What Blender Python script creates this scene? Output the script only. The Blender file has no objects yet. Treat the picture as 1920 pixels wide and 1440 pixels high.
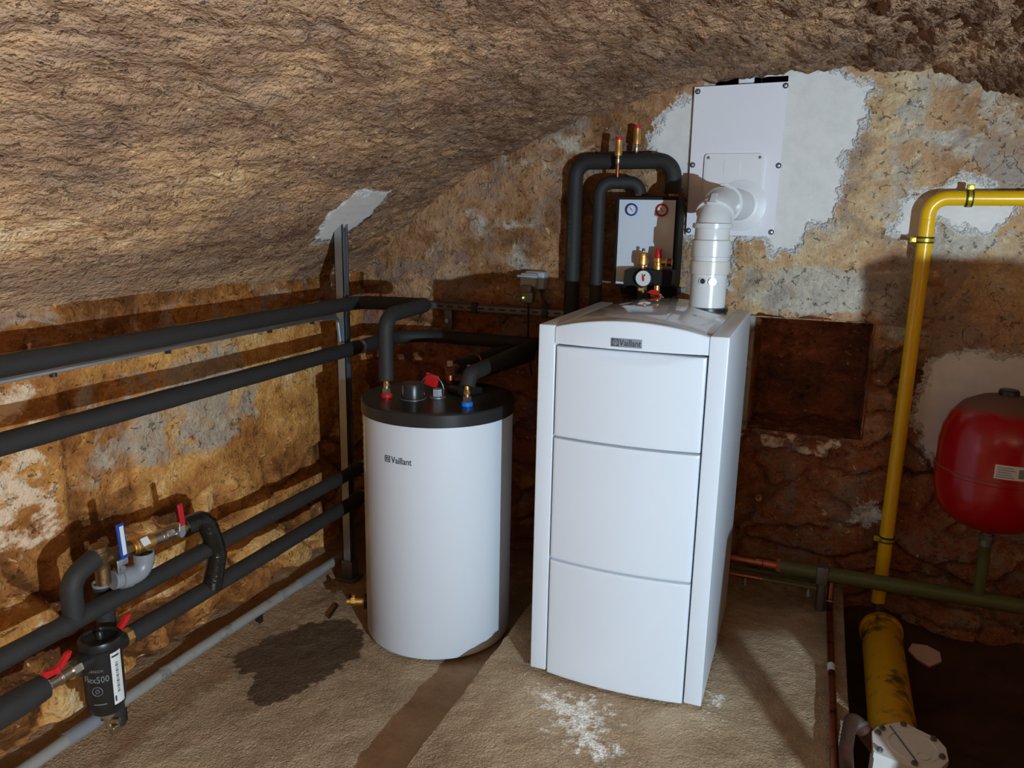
import bpy, math, random
import numpy as np
from mathutils import Vector, Matrix, Quaternion
random.seed(4); PI = math.pi
S = bpy.context.scene
COL = S.collection

# ------------------------------------------------------------------ camera
F_PX = 1458.0
cam_loc = Vector((0.829, -2.381, 1.604))
yaw, pitch, roll = 0.36851, 0.21529, 0.018905
fw = Vector((-math.sin(yaw)*math.cos(pitch), math.cos(yaw)*math.cos(pitch), -math.sin(pitch)))
ri = Vector((math.cos(yaw), math.sin(yaw), 0)); up = ri.cross(fw)
ri2 = ri*math.cos(roll)+up*math.sin(roll); up2 = -ri*math.sin(roll)+up*math.cos(roll)
cd = bpy.data.cameras.new('camera'); cam = bpy.data.objects.new('camera', cd); COL.objects.link(cam)
cd.sensor_fit = 'HORIZONTAL'; cd.sensor_width = 36; cd.lens = F_PX/1920*36; cd.clip_start = .02
cam.matrix_world = Matrix(((ri2.x, up2.x, -fw.x, cam_loc.x), (ri2.y, up2.y, -fw.y, cam_loc.y), (ri2.z, up2.z, -fw.z, cam_loc.z), (0, 0, 0, 1)))
S.camera = cam

# ------------------------------------------------------------------ world, lights, exposure
w = bpy.data.worlds.new('world'); S.world = w; w.use_nodes = True
w.node_tree.nodes['Background'].inputs[0].default_value = (0, 0, 0, 1)
w.node_tree.nodes['Background'].inputs[1].default_value = 0
S.view_settings.view_transform = 'Standard'; S.view_settings.look = 'None'
S.view_settings.gamma = 1; S.view_settings.use_curve_mapping = False
S.view_settings.exposure = 0.0
S.cycles.max_bounces = 6; S.cycles.diffuse_bounces = 4; S.cycles.use_denoising = True; S.cycles.adaptive_threshold = .03; S.cycles.caustics_reflective = False; S.cycles.caustics_refractive = False
LAMP = Vector((2.36, -2.74, 1.19))
def point(name, loc, energy, color, r):
    d = bpy.data.lights.new(name, 'POINT'); d.energy = energy; d.color = color; d.shadow_soft_size = r
    o = bpy.data.objects.new(name, d); o.location = loc; COL.objects.link(o); return o
point('work_lamp_light', LAMP, 400, (0.655, 0.915, 1.13), 0.016)
point('warm_fill_light', (0.2, -2.9, 1.95), 3, (1.0, 0.86, 0.7), 0.12)  # weak warm fill added to lift the shade, no bulb hangs there

# ------------------------------------------------------------------ numpy noise
def _hash(ix, iy, iz, seed):
    h = (ix.astype(np.int64)*374761393 + iy.astype(np.int64)*668265263 + iz.astype(np.int64)*2147483647 + seed*974711) & 0xffffffff
    h = ((h ^ (h >> 13))*1274126177) & 0xffffffff
    h = ((h ^ (h >> 16))*2246822519) & 0xffffffff
    return ((h ^ (h >> 15)) & 0xffffff)/float(0xffffff)
def vnoise(p, seed=0):
    i = np.floor(p); f = p-i; u = f*f*f*(f*(f*6-15)+10); r = 0
    for dx in (0, 1):
        for dy in (0, 1):
            for dz in (0, 1):
                wgt = (u[:, 0] if dx else 1-u[:, 0])*(u[:, 1] if dy else 1-u[:, 1])*(u[:, 2] if dz else 1-u[:, 2])
                r = r+wgt*_hash(i[:, 0]+dx, i[:, 1]+dy, i[:, 2]+dz, seed)
    return r
def fbm(p, octv=5, seed=0, gain=.5):
    a = 1; s = 0; t = 0
    for k in range(octv):
        s = s+a*vnoise(p*(2**k)+k*17.3, seed+k); t += a; a *= gain
    return s/t
def worley(p, seed=0):                         # 2D: returns f1, f2, cell id value
    i = np.floor(p); f1 = np.full(len(p), 9.); f2 = np.full(len(p), 9.); idv = np.zeros(len(p))
    z = np.zeros(len(p))
    for dx in (-1, 0, 1):
        for dy in (-1, 0, 1):
            cx = i[:, 0]+dx; cy = i[:, 1]+dy
            fx = cx+.12+.76*_hash(cx, cy, z, seed); fy = cy+.12+.76*_hash(cx, cy, z+3, seed)
            d = np.hypot(fx-p[:, 0], fy-p[:, 1]); c = _hash(cx, cy, z+7, seed)
            m = d < f1
            f2 = np.where(m, f1, np.minimum(f2, d)); idv = np.where(m, c, idv); f1 = np.where(m, d, f1)
    return f1, f2, idv
def sdf_poly(x, y, poly):                      # positive inside
    d = np.full(len(x), 1e9); ins = np.zeros(len(x), bool); n = len(poly)
    for k in range(n):
        ax, ay = poly[k]; bx, by = poly[(k+1) % n]; ex, ey = bx-ax, by-ay
        t = np.clip(((x-ax)*ex+(y-ay)*ey)/(ex*ex+ey*ey+1e-12), 0, 1)
        d = np.minimum(d, np.hypot(x-ax-t*ex, y-ay-t*ey))
        c = ((ay > y) != (by > y))
        if ey != 0: ins ^= c & (x < (bx-ax)*(y-ay)/ey+ax)
    return np.where(ins, d, -d)
def sstep(a, b, x):
    t = np.clip((x-a)/(b-a), 0, 1); return t*t*(3-2*t)

# ------------------------------------------------------------------ materials
def lin(c): return tuple((v/255/12.92 if v/255 <= .04045 else ((v/255+.055)/1.055)**2.4) for v in c)
class NT:
    def __init__(s, name):
        s.m = bpy.data.materials.new(name); s.m.use_nodes = True; s.t = s.m.node_tree; s.b = s.t.nodes['Principled BSDF']
        s.co = s.n('ShaderNodeTexCoord').outputs['Object']
    def n(s, typ, **kw):
        o = s.t.nodes.new(typ)
        for k, v in kw.items(): setattr(o, k, v)
        return o
    def L(s, a, b): s.t.links.new(a, b)
    def setin(s, sock, v):
        if isinstance(v, bpy.types.NodeSocket): s.L(v, sock)
        else: sock.default_value = v
    def scale(s, vec, sc, off=(0, 0, 0)):
        o = s.n('ShaderNodeMapping'); s.L(vec, o.inputs[0]); o.inputs['Scale'].default_value = sc; o.inputs['Location'].default_value = off
        return o.outputs[0]
    def noise(s, vec, sc, det=4, rough=.55, dist=0, col=False):
        o = s.n('ShaderNodeTexNoise'); s.L(vec, o.inputs['Vector']); o.inputs['Scale'].default_value = sc
        o.inputs['Detail'].default_value = det; o.inputs['Roughness'].default_value = rough; o.inputs['Distortion'].default_value = dist
        return o.outputs['Color' if col else 'Fac']
    def vor(s, vec, sc, feat='DISTANCE_TO_EDGE'):
        o = s.n('ShaderNodeTexVoronoi'); o.feature = feat; s.L(vec, o.inputs['Vector']); o.inputs['Scale'].default_value = sc
        return o.outputs['Distance']
    def math(s, op, a, b=0.0, c=None):
        o = s.n('ShaderNodeMath', operation=op); s.setin(o.inputs[0], a); s.setin(o.inputs[1], b)
        if c is not None: s.setin(o.inputs[2], c)
        return o.outputs[0]
    def step(s, x, a, b):
        o = s.n('ShaderNodeMapRange', interpolation_type='SMOOTHSTEP'); s.setin(o.inputs[0], x)
        o.inputs[1].default_value = a; o.inputs[2].default_value = b; o.inputs[3].default_value = 0; o.inputs[4].default_value = 1
        return o.outputs[0]
    def mix(s, f, a, b, mode='MIX'):
        o = s.n('ShaderNodeMix', data_type='RGBA', blend_type=mode); s.setin(o.inputs[0], f)
        for k, v in ((6, a), (7, b)):
            if isinstance(v, bpy.types.NodeSocket): s.L(v, o.inputs[k])
            else: o.inputs[k].default_value = (*v[:3], 1)
        return o.outputs[2]
    def ramp(s, f, stops):
        o = s.n('ShaderNodeValToRGB'); s.L(f, o.inputs[0]); e = o.color_ramp.elements
        while len(e) < len(stops): e.new(.5)
        for k, (p, c) in enumerate(stops): e[k].position = p; e[k].color = (*c, 1)
        return o.outputs[0]
    def attr(s, name):
        o = s.n('ShaderNodeAttribute'); o.attribute_name = name; return o.outputs['Fac']
    def warp(s, vec, sc, amt):
        c = s.noise(vec, sc, 3, .5, 0, True)
        a = s.n('ShaderNodeVectorMath', operation='SUBTRACT'); s.L(c, a.inputs[0]); a.inputs[1].default_value = (.5, .5, .5)
        b = s.n('ShaderNodeVectorMath', operation='SCALE'); s.L(a.outputs[0], b.inputs[0]); b.inputs['Scale'].default_value = amt
        d = s.n('ShaderNodeVectorMath', operation='ADD'); s.L(vec, d.inputs[0]); s.L(b.outputs[0], d.inputs[1])
        return d.outputs[0]
    def bump(s, h, strength=.5, dist=.01):
        o = s.n('ShaderNodeBump'); o.inputs['Strength'].default_value = strength; o.inputs['Distance'].default_value = dist
        s.L(h, o.inputs['Height']); s.L(o.outputs[0], s.b.inputs['Normal'])
    def fin(s, col, rough=.8, metal=0.0, spec=.5):
        s.setin(s.b.inputs['Base Color'], col if isinstance(col, bpy.types.NodeSocket) else (*col, 1))
        s.setin(s.b.inputs['Roughness'], rough); s.b.inputs['Metallic'].default_value = metal
        s.b.inputs['Specular IOR Level'].default_value = spec
        return s.m
def simple(name, c, rough=.5, metal=0., var=.08, vs=30, bump=0., bs=200, spec=.5, dirt=None, coat=0.):
    t = NT(name); n = t.noise(t.co, vs, 4); t.b.inputs['Coat Weight'].default_value = coat; t.b.inputs['Coat Roughness'].default_value = .05
    lo = tuple(v*(1-var) for v in c); hi = tuple(min(1, v*(1+var)) for v in c)
    col = t.mix(n, lo, hi)
    if dirt:
        d = t.step(t.noise(t.co, dirt[1], 6, .65), dirt[2], dirt[2]+.16); col = t.mix(d, col, dirt[0])
    if bump: t.bump(t.noise(t.co, bs, 3), bump, .004)
    return t.fin(col, rough, metal, spec)
M = {}
M['white'] = simple('white enamel', lin((226, 230, 236)), .28, 0, .015, 3)
M['lid_white'] = simple('glossy white lid plastic', lin((214, 214, 216)), .08, 0, .015, 3, spec=1.0, coat=1.0)
M['gap'] = simple('gap-shade casing metal', lin((70, 72, 76)), .5, 0, .05)  # gap shade put into the colour: dark grey behind the door joints
M['tank_white'] = simple('white tank jacket', lin((222, 226, 232)), .38, 0, .015, 3, .02, 300)
M['lid_black'] = simple('black tank lid plastic', lin((40, 39, 39)), .3, 0, .12, 9, .08, 500)
M['black_plastic'] = simple('black plastic', lin((34, 32, 31)), .35, 0, .1)
M['foam'] = simple('black pipe foam', lin((48, 45, 43)), .62, 0, .18, 14, .25, 260, .35)
M['epp'] = simple('black moulded foam', lin((34, 29, 26)), .7, 0, .15, 60, .4, 320, .3)
M['tape'] = simple('shiny black tape', lin((28, 25, 22)), .22, 0, .15, 25, .9, 55, .6)
M['brass'] = simple('brass', lin((236, 184, 108)), .44, 1, .12, 40, .1, 90)
M['bronze'] = simple('dull bronze', lin((150, 118, 84)), .45, 1, .18, 40, .2, 120)
M['nickel'] = simple('nickel plated brass', lin((190, 176, 158)), .33, 1, .12, 40)
M['copper'] = simple('copper', lin((176, 104, 74)), .35, 1, .2, 30, .05, 90, dirt=(lin((84, 50, 36)), 18, .52))
M['zinc'] = simple('galvanised steel', lin((186, 194, 200)), .36, .9, .12, 24, .03)
M['steel_dark'] = simple('dull steel', lin((128, 124, 120)), .5, .7, .15, 30)
M['pvc_grey'] = simple('grey pvc', lin((150, 146, 138)), .38, 0, .08, 18, dirt=(lin((104, 98, 90)), 14, .56))
M['pvc_clean'] = simple('clean grey pvc', lin((136, 136, 140)), .35, 0, .04)
M['flue'] = simple('white flue plastic', lin((226, 224, 222)), .22, 0, .015, 6, spec=.7)
M['flue_cream'] = simple('cream flue coupler plastic', lin((222, 215, 206)), .3, 0, .03, 14)
M['panel'] = simple('white sheet metal', lin((244, 238, 240)), .45, 0, .015, 4)
M['plate'] = simple('white wall plate plastic', lin((242, 236, 234)), .4, 0, .015, 4)
M['face_plate'] = simple('white painted plate', lin((220, 226, 234)), .2, 0, .01)
M['red'] = simple('red plastic', lin((206, 30, 34)), .38, 0, .08)
M['red_lever'] = simple('red painted lever', lin((186, 20, 34)), .35, 0, .08)
M['blue_lever'] = simple('blue painted lever', lin((24, 66, 150)), .35, 0, .08)
M['blue'] = simple('blue plastic', lin((24, 124, 226)), .35, 0, .05)
M['paper'] = simple('white paper label', lin((222, 220, 216)), .6, 0, .03)
M['ink'] = simple('dark print', lin((44, 44, 48)), .6, 0, .05)
M['badge'] = simple('grey badge', lin((136, 141, 147)), .4, 0, .04)
M['badge_text'] = simple('dark grey badge letters', lin((70, 74, 80)), .4, 0, .04)
M['pale_print'] = simple('pale grey print', lin((128, 128, 130)), .5, 0, .05)
M['yellow'] = simple('yellow gas pipe paint', lin((248, 190, 10)), .28, 0, .06, 9, .03, 60, .5, (lin((150, 112, 12)), 9, .62))
M['yellow_old'] = simple('dirty yellow paint', lin((206, 150, 16)), .42, 0, .1, 16, .12, 60, .4, (lin((96, 66, 20)), 9, .5))
M['clip_yellow'] = simple('yellow chromated clamp', lin((214, 184, 60)), .35, .6, .1)
M['clip_rubber'] = simple('dark clamp lining', lin((52, 46, 22)), .6, 0, .1)
M['green'] = simple('olive green pipe paint', lin((92, 94, 50)), .45, 0, .14, 14, .08, 60)
M['rust'] = simple('rusty iron', lin((92, 64, 50)), .65, .4, .3, 35, .5, 120, .4, (lin((130, 62, 34)), 22, .54))
M['grey_paint'] = simple('grey meter enamel', lin((228, 220, 210)), .42, 0, .06, 10, .05, 60, .5, (lin((140, 136, 130)), 7, .6))
M['dial'] = simple('white dial', lin((228, 228, 226)), .4, 0, .01)
M['switch_grey'] = simple('grey switch housing', lin((168, 172, 176)), .4, 0, .04)
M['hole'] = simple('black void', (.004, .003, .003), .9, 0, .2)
M['jamb'] = simple('weathered pale jamb', lin((168, 160, 142)), .8, 0, .2, 22, .6, 60, .3, (lin((112, 92, 70)), 16, .5))
M['chip'] = simple('pinkish plaster flake', lin((196, 160, 142)), .85, 0, .15, 30, .5, 60, .3, (lin((130, 80, 50)), 20, .6))
M['wood'] = simple('worn workbench wood', lin((132, 100, 68)), .7, 0, .2, 12, .2, 60)
M['cable'] = simple('dark cable', lin((40, 30, 26)), .5, 0, .1)
def led():
    t = NT('small green indicator'); t.b.inputs['Emission Color'].default_value = (.55, 1, .1, 1); t.b.inputs['Emission Strength'].default_value = 1.5
    return t.fin((.5, .8, .1), .3)
M['led'] = led()
def vessel():
    t = NT('red vessel enamel'); g = t.n('ShaderNodeNewGeometry'); sx = t.n('ShaderNodeSeparateXYZ'); t.L(g.outputs['Normal'], sx.inputs[0])
    n = t.noise(t.co, 9, 5); d = t.step(t.math('ADD', sx.outputs[2], t.math('MULTIPLY', t.math('SUBTRACT', n, .5), .35)), .62, .82)
    col = t.mix(t.math('MULTIPLY', d, .85), lin((172, 12, 17)), lin((112, 92, 78)))
    r = t.math('ADD', t.math('MULTIPLY', d, .5), .22)
    return t.fin(col, r)
M['vessel'] = vessel()

# rock surfaces: stops = brown tones, attributes white / grey / ochre / wet are signed distances or 0..1 masks
def rock(name, stops, stretch=(1, 1, 1), s1=2.2, cracks=.5, crack_sc=5.5, white=lin((238, 230, 222)), bumpd=.02, flake=.0, gain=(1, 1, 1), blot=0., wn=1., pits=.4):
    t = NT(name); v = t.scale(t.co, stretch); wv = t.warp(v, 3.5, .22)
    n1 = t.noise(wv, s1, 5, .62, .3); n2 = t.noise(v, 16, 5, .62, .12); n3 = t.noise(t.co, 70, 2, .6); n4 = t.noise(wv, 5.5, 4, .65, .6)
    tone = t.attr('tone')
    f = t.math('ADD', t.math('ADD', t.math('MULTIPLY', t.math('SUBTRACT', n1, .5), 1.5), .5), t.math('MULTIPLY', t.math('SUBTRACT', n2, .5), .55))
    f = t.math('ADD', f, tone)
    col = t.ramp(f, stops)
    gp = t.step(t.math('ADD', t.attr('grey'), t.math('MULTIPLY', t.math('SUBTRACT', n4, .5), 1.6)), .35, .62)
    col = t.mix(gp, col, t.mix(n2, lin((112, 104, 98)), lin((176, 166, 150))))
    rd = t.step(t.math('ADD', t.attr('red'), t.math('MULTIPLY', t.math('SUBTRACT', n4, .5), 1.5)), .3, .7)
    col = t.mix(t.math('MULTIPLY', rd, .85), col, t.mix(n2, lin((84, 44, 28)), lin((146, 88, 56))))
    op = t.step(t.math('ADD', t.attr('ochre'), t.math('MULTIPLY', t.math('SUBTRACT', n4, .5), -1.7)), .35, .65)
    col = t.mix(op, col, t.mix(n2, lin((164, 112, 54)), lin((196, 154, 96))))
    pl = t.step(t.math('ADD', t.attr('pale'), t.math('MULTIPLY', t.math('SUBTRACT', n2, .5), 2.2)), .45, .75)
    col = t.mix(pl, col, t.mix(n3, lin((170, 146, 120)), lin((214, 200, 182))))
    # pale flecks
    fl = t.step(t.noise(v, 26, 5, .7, .5), .63, .69)
    col = t.mix(t.math('MULTIPLY', fl, .75), col, lin((190, 160, 118)))
    col = t.mix(t.math('MULTIPLY', t.math('SUBTRACT', n3, .3), .9), col, t.mix(1.0, col, (.42, .38, .35), 'MULTIPLY'))
    pit = t.step(t.noise(t.scale(v, (1, 1, 1), (7, 3, 5)), 30, 4, .7, .8), .395, .345)
    col = t.mix(t.math('MULTIPLY', pit, pits), col, (.05, .032, .022)); col = t.mix(1.0, col, gain, 'MULTIPLY')
    bl = t.step(t.noise(wv, 4.2, 5, .6, .8), .5, .62); col = t.mix(t.math('MULTIPLY', bl, blot), col, tuple(c*g for c, g in zip(lin((104, 92, 86)), gain)))
    # cracks
    e = t.vor(t.warp(v, 7, .2), crack_sc); cm = t.step(t.noise(t.co, 4.2, 3, .6), .52, .62)
    cr = t.math('MULTIPLY', t.math('SUBTRACT', 1.0, t.step(e, .001, .016)), t.math('MULTIPLY', cm, cracks))
    col = t.mix(cr, col, (.02, .013, .009))
    ws = t.math('ADD', t.attr('white'), t.math('ADD', t.math('MULTIPLY', t.math('SUBTRACT', n2, .5), .16*wn), t.math('MULTIPLY', t.math('SUBTRACT', n3, .5), .05*wn)))
    wm = t.step(ws, -.004, .008)
    wcol = t.mix(t.math('MULTIPLY', t.step(n2, .35, .75), .35), white, tuple(c*.72 for c in white))
    col = t.mix(wm, col, wcol)
    h = t.math('ADD', t.math('MULTIPLY', n2, .8), t.math('MULTIPLY', n3, .35))
    h = t.math('ADD', h, t.math('MULTIPLY', pit, -.4))
    if flake:
        e2 = t.noise(t.scale(wv, (1, 1, 1)), 9, 5, .7, .4); h = t.math('ADD', h, t.math('MULTIPLY', e2, flake))
    h = t.math('MULTIPLY', h, t.math('SUBTRACT', 1.0, t.math('MULTIPLY', t.step(ws, .0, .03), .96)))
    t.bump(h, 1.0, bumpd)
    return t.fin(col, .92, 0, .2)
B = lin
M['wall_back'] = rock('rubble wall with cracked render', [(.1, B((74, 48, 32))), (.34, B((116, 82, 54))), (.52, B((144, 112, 84))), (.68, B((152, 122, 90))), (.82, B((166, 142, 112))), (.96, B((184, 168, 146)))], cracks=.7, crack_sc=7, bumpd=.024, gain=(2.05, 2.0, 1.9), blot=.6)
M['wall_left'] = rock('ochre plastered wall', [(.1, B((84, 52, 26))), (.35, B((140, 94, 50))), (.6, B((172, 128, 72))), (.8, B((196, 164, 116))), (.96, B((214, 200, 178)))], (1, .8, 1.1), 2.6, .4, 11, bumpd=.024, gain=(1.85, 1.62, 1.4))
M['ceiling'] = rock('flaking stone vault', [(.1, B((92, 66, 50))), (.33, B((120, 92, 72))), (.55, B((138, 108, 84))), (.75, B((164, 128, 94))), (.95, B((188, 160, 128)))], (1.5, .62, 1.5), 2.6, .5, 4.5, bumpd=.04, pits=.65, flake=.3, gain=(2.35, 2.3, 2.15), blot=.25, wn=.3)
def floor_mat():
    t = NT('worn concrete floor'); v = t.warp(t.co, 3, .15)
    n1 = t.noise(v, 2.6, 6, .6, .3); n2 = t.noise(t.co, 22, 6, .62); n3 = t.noise(t.co, 120, 3, .6)
    col = t.ramp(n1, [(.3, B((116, 94, 74))), (.5, B((146, 124, 102))), (.7, B((168, 150, 128)))])
    col = t.mix(t.math('MULTIPLY', n2, .5), col, t.mix(1.0, col, (.55, .5, .46), 'MULTIPLY'))
    col = t.mix(t.math('MULTIPLY', t.step(n3, .6, .72), .35), col, B((206, 190, 168)))
    rm = t.step(t.math('ADD', t.attr('dirt'), t.math('MULTIPLY', t.math('SUBTRACT', n2, .5), 1.2)), .4, .7)
    col = t.mix(t.math('MULTIPLY', rm, .75), col, t.mix(n2, B((86, 62, 44)), B((136, 104, 76))))
    ws = t.step(t.math('ADD', t.attr('white'), t.math('MULTIPLY', t.math('SUBTRACT', n2, .5), .55)), .0, .12)
    col = t.mix(t.math('MULTIPLY', ws, t.math('ADD', .3, t.math('MULTIPLY', t.step(n3, .38, .6), .6))), col, B((222, 222, 222)))
    wet = t.step(t.math('ADD', t.attr('wet'), t.math('ADD', t.math('MULTIPLY', t.math('SUBTRACT', n2, .5), .1), t.math('MULTIPLY', t.math('SUBTRACT', n1, .5), .2))), -.005, .012)
    col = t.mix(wet, col, t.mix(n2, B((58, 44, 33)), B((84, 66, 50))))
    col = t.mix(1.0, col, (2.05, 1.95, 1.75), 'MULTIPLY')
    t.bump(t.math('ADD', n2, t.math('MULTIPLY', n3, .7)), 1.0, .02)
    return t.fin(col, .88, 0, .25)
M['floor'] = floor_mat()
M['soil'] = simple('dark damp soil', lin((78, 52, 34)), .95, 0, .35, 14, .9, 40, .15)
M['niche'] = rock('shade-darkened niche stone', [(.1, B((50, 34, 26))), (.4, B((104, 66, 44))), (.65, B((138, 84, 56))), (.9, B((168, 120, 88)))], (1, 1, 1.5), 3.0, .4, 7, bumpd=.02, gain=(1.9, 1.7, 1.6))  # shade inside the recess put into a darker stone colour

# ------------------------------------------------------------------ mesh building
class MB:
    def __init__(s): s.v = []; s.f = []; s.mi = []
    def add(s, vs, fs, mi=0):
        o = len(s.v); s.v += [tuple(x) for x in vs]; s.f += [tuple(i+o for i in f) for f in fs]; s.mi += [mi]*len(fs); return s
    def box(s, x0, x1, y0, y1, z0, z1, bev=0., mi=0, xf=None):
        if bev <= 0:
            vs = [(x, y, z) for x in (x0, x1) for y in (y0, y1) for z in (z0, z1)]
            fs = [(0, 1, 3, 2), (4, 6, 7, 5), (0, 4, 5, 1), (2, 3, 7, 6), (0, 2, 6, 4), (1, 5, 7, 3)]
        else:
            import bmesh
            bm = bmesh.new(); bmesh.ops.create_cube(bm, size=1)
            for q in bm.verts: q.co = Vector(((x0+x1)/2+q.co.x*(x1-x0), (y0+y1)/2+q.co.y*(y1-y0), (z0+z1)/2+q.co.z*(z1-z0)))
            bmesh.ops.bevel(bm, geom=bm.edges[:]+bm.verts[:], offset=bev, segments=3, profile=.5, affect='EDGES')
            bm.verts.index_update(); vs = [q.co.copy() for q in bm.verts]; fs = [[q.index for q in f.verts] for f in bm.faces]; bm.free()
        if xf: vs = [xf @ Vector(q) for q in vs]
        return s.add(vs, fs, mi)
    def lathe(s, prof, o=(0, 0, 0), d=(0, 0, 1), seg=32, mi=0, caps=True):
        q = Vector((0, 0, 1)).rotation_difference(Vector(d).normalized()); o = Vector(o); n = len(prof); vs = []; fs = []
        for k in range(seg):
            a = 2*PI*k/seg
            for r, h in prof: vs.append(o+q @ Vector((r*math.cos(a), r*math.sin(a), h)))
        for k in range(seg):
            for j in range(n-1):
                a = k*n+j; b = ((k+1) % seg)*n+j; fs.append((a, b, b+1, a+1))
        if caps:
            if prof[0][0] > 1e-6: fs.append([((seg-k) % seg)*n for k in range(seg)])
            if prof[-1][0] > 1e-6: fs.append([k*n+n-1 for k in range(seg)])
        return s.add(vs, fs, mi)
    def cyl(s, p, q, r, seg=24, mi=0, r2=None):
        p = Vector(p); q = Vector(q); return s.lathe([(r, 0), (r if r2 is None else r2, (q-p).length)], p, q-p, seg, mi)
    def hexn(s, p, q, r, mi=0): return s.cyl(p, q, r, 6, mi)
    def ring(s, o, d, R, r, seg=32, mi=0):
        return s.lathe([(R+r*math.cos(a), r*math.sin(a)) for a in [2*PI*k/10 for k in range(11)]], o, d, seg, mi, False)
    def tube(s, pts, r, fil=0., seg=20, mi=0, cap=True, sag=0., rfun=None):
        pts = [Vector(p) for p in pts]; path = [pts[0]]
        for k in range(1, len(pts)-1):
            a, b, c = pts[k-1:k+2]; u = (a-b); v = (c-b); f = fil[k-1] if isinstance(fil, (list, tuple)) else fil
            ang = u.angle(v)
            if f > 0 and ang < PI-.02:
                t = min(f/math.tan(ang/2), u.length*.49 if k > 1 else u.length*.98, v.length*.49 if k < len(pts)-2 else v.length*.98)
                rr = t*math.tan(ang/2); u.normalize(); v.normalize(); ctr = b+(u+v).normalized()*(rr/math.sin(ang/2))
                s0 = b+u*t-ctr; s1 = b+v*t-ctr; sw = s0.angle(s1); ax = s0.cross(s1).normalized(); m = max(4, int(sw/.13))
                for j in range(m+1): path.append(ctr+Quaternion(ax, sw*j/m) @ s0)
            else: path.append(b)
        path.append(pts[-1])
        p2 = [path[0]]
        for a in path[1:]:
            L = (a-p2[-1]).length
            if L < 1e-5: continue
            m = max(1, int(L/.06)); b = p2[-1].copy()
            for j in range(1, m+1): p2.append(b+(a-b)*j/m)
        path = p2; n = len(path); vs = []; fs = []
        T = [(path[min(k+1, n-1)]-path[max(k-1, 0)]).normalized() for k in range(n)]
        N = T[0].orthogonal().normalized()
        for k in range(n):
            if k: N = (T[k-1].rotation_difference(T[k]) @ N); N = (N-T[k]*N.dot(T[k])).normalized()
            Bv = T[k].cross(N); rr = r if not rfun else r*rfun(k/(n-1), k)
            for j in range(seg):
                a = 2*PI*j/seg; vs.append(path[k]+(N*math.cos(a)+Bv*math.sin(a))*rr)
        for k in range(n-1):
            for j in range(seg):
                j2 = (j+1) % seg; fs.append((k*seg+j, k*seg+j2, (k+1)*seg+j2, (k+1)*seg+j))
        if cap: fs.append(list(range(seg))[::-1]); fs.append([(n-1)*seg+j for j in range(seg)])
        return s.add(vs, fs, mi)
    def prism(s, poly, o, ex, ey, ez, h, mi=0):
        o, ex, ey, ez = map(Vector, (o, ex, ey, ez)); n = len(poly)
        vs = [o+ex*x+ey*y for x, y in poly]+[o+ex*x+ey*y+ez*h for x, y in poly]
        fs = [list(range(n))[::-1], list(range(n, 2*n))]+[(k, (k+1) % n, n+(k+1) % n, n+k) for k in range(n)]
        return s.add(vs, fs, mi)
def tag(o, label=None, cat=None, group=None, kind=None):
    if label: o['label'] = label
    if cat: o['category'] = cat
    if group: o['group'] = group
    if kind: o['kind'] = kind
    return o
ORG = {}
BAY = [1.0, Vector((0, 0, 0))]                 # size and offset of the unit being built (the left bay lies 11 cm lower)
def place(p): return Vector(p)*BAY[0]+BAY[1]
def thing(name, label, cat, loc=(0, 0, 0), group=None):
    loc = place(loc)
    o = bpy.data.objects.new(name, None); COL.objects.link(o); o.empty_display_size = .05; o.location = loc
    ORG[o.name] = Vector(loc); return tag(o, label, cat, group)
def part(name, mb, mat, parent=None, label=None, loc=None, sharp=35, smooth=True):
    org = ORG[parent.name] if parent else place(loc or (0, 0, 0))
    me = bpy.data.meshes.new(name); me.from_pydata([tuple(place(v)-org) for v in mb.v], [], mb.f); me.validate()
    mats = mat if isinstance(mat, (list, tuple)) else [mat]
    for m in mats: me.materials.append(M[m])
    if len(mats) > 1 and len(me.polygons) == len(mb.mi): me.polygons.foreach_set('material_index', mb.mi)
    import bmesh
    bm = bmesh.new(); bm.from_mesh(me); bmesh.ops.recalc_face_normals(bm, faces=bm.faces); bm.to_mesh(me); bm.free()
    if smooth:
        me.polygons.foreach_set('use_smooth', [True]*len(me.polygons)); me.set_sharp_from_angle(angle=math.radians(sharp))
    o = bpy.data.objects.new(name, me); COL.objects.link(o)
    if parent: o.parent = parent
    else: o.location = org
    ORG[o.name] = org
    if label: o['label'] = label
    return o
def single(name, mb, mat, label, cat, group=None, **kw):
    c = sum((Vector(v) for v in mb.v), Vector())/len(mb.v); z = min(v[2] for v in mb.v)
    return tag(part(name, mb, mat, loc=(c.x, c.y, z), **kw), label, cat, group)
_txt = {}
def text_mb(txt, size, fn, depth=.0008, mi=0, mb=None, spacing=1.0):     # fn maps (x, y, d) of flat lettering to the world
    k = (txt, size, depth, spacing)
    cu = bpy.data.curves.new('lettering', 'FONT'); cu.body = txt; cu.size = size; cu.extrude = depth; cu.resolution_u = 2; cu.align_x = 'CENTER'; cu.align_y = 'CENTER'; cu.space_character = spacing
    o = bpy.data.objects.new('lettering', cu); COL.objects.link(o); dg = bpy.context.evaluated_depsgraph_get()
    me = bpy.data.meshes.new_from_object(o.evaluated_get(dg)); mb = mb or MB()
    mb.add([fn(v.co.x, v.co.y, v.co.z) for v in me.vertices], [list(p.vertices) for p in me.polygons], mi)
    bpy.data.objects.remove(o); bpy.data.curves.remove(cu); bpy.data.meshes.remove(me)
    return mb

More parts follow.
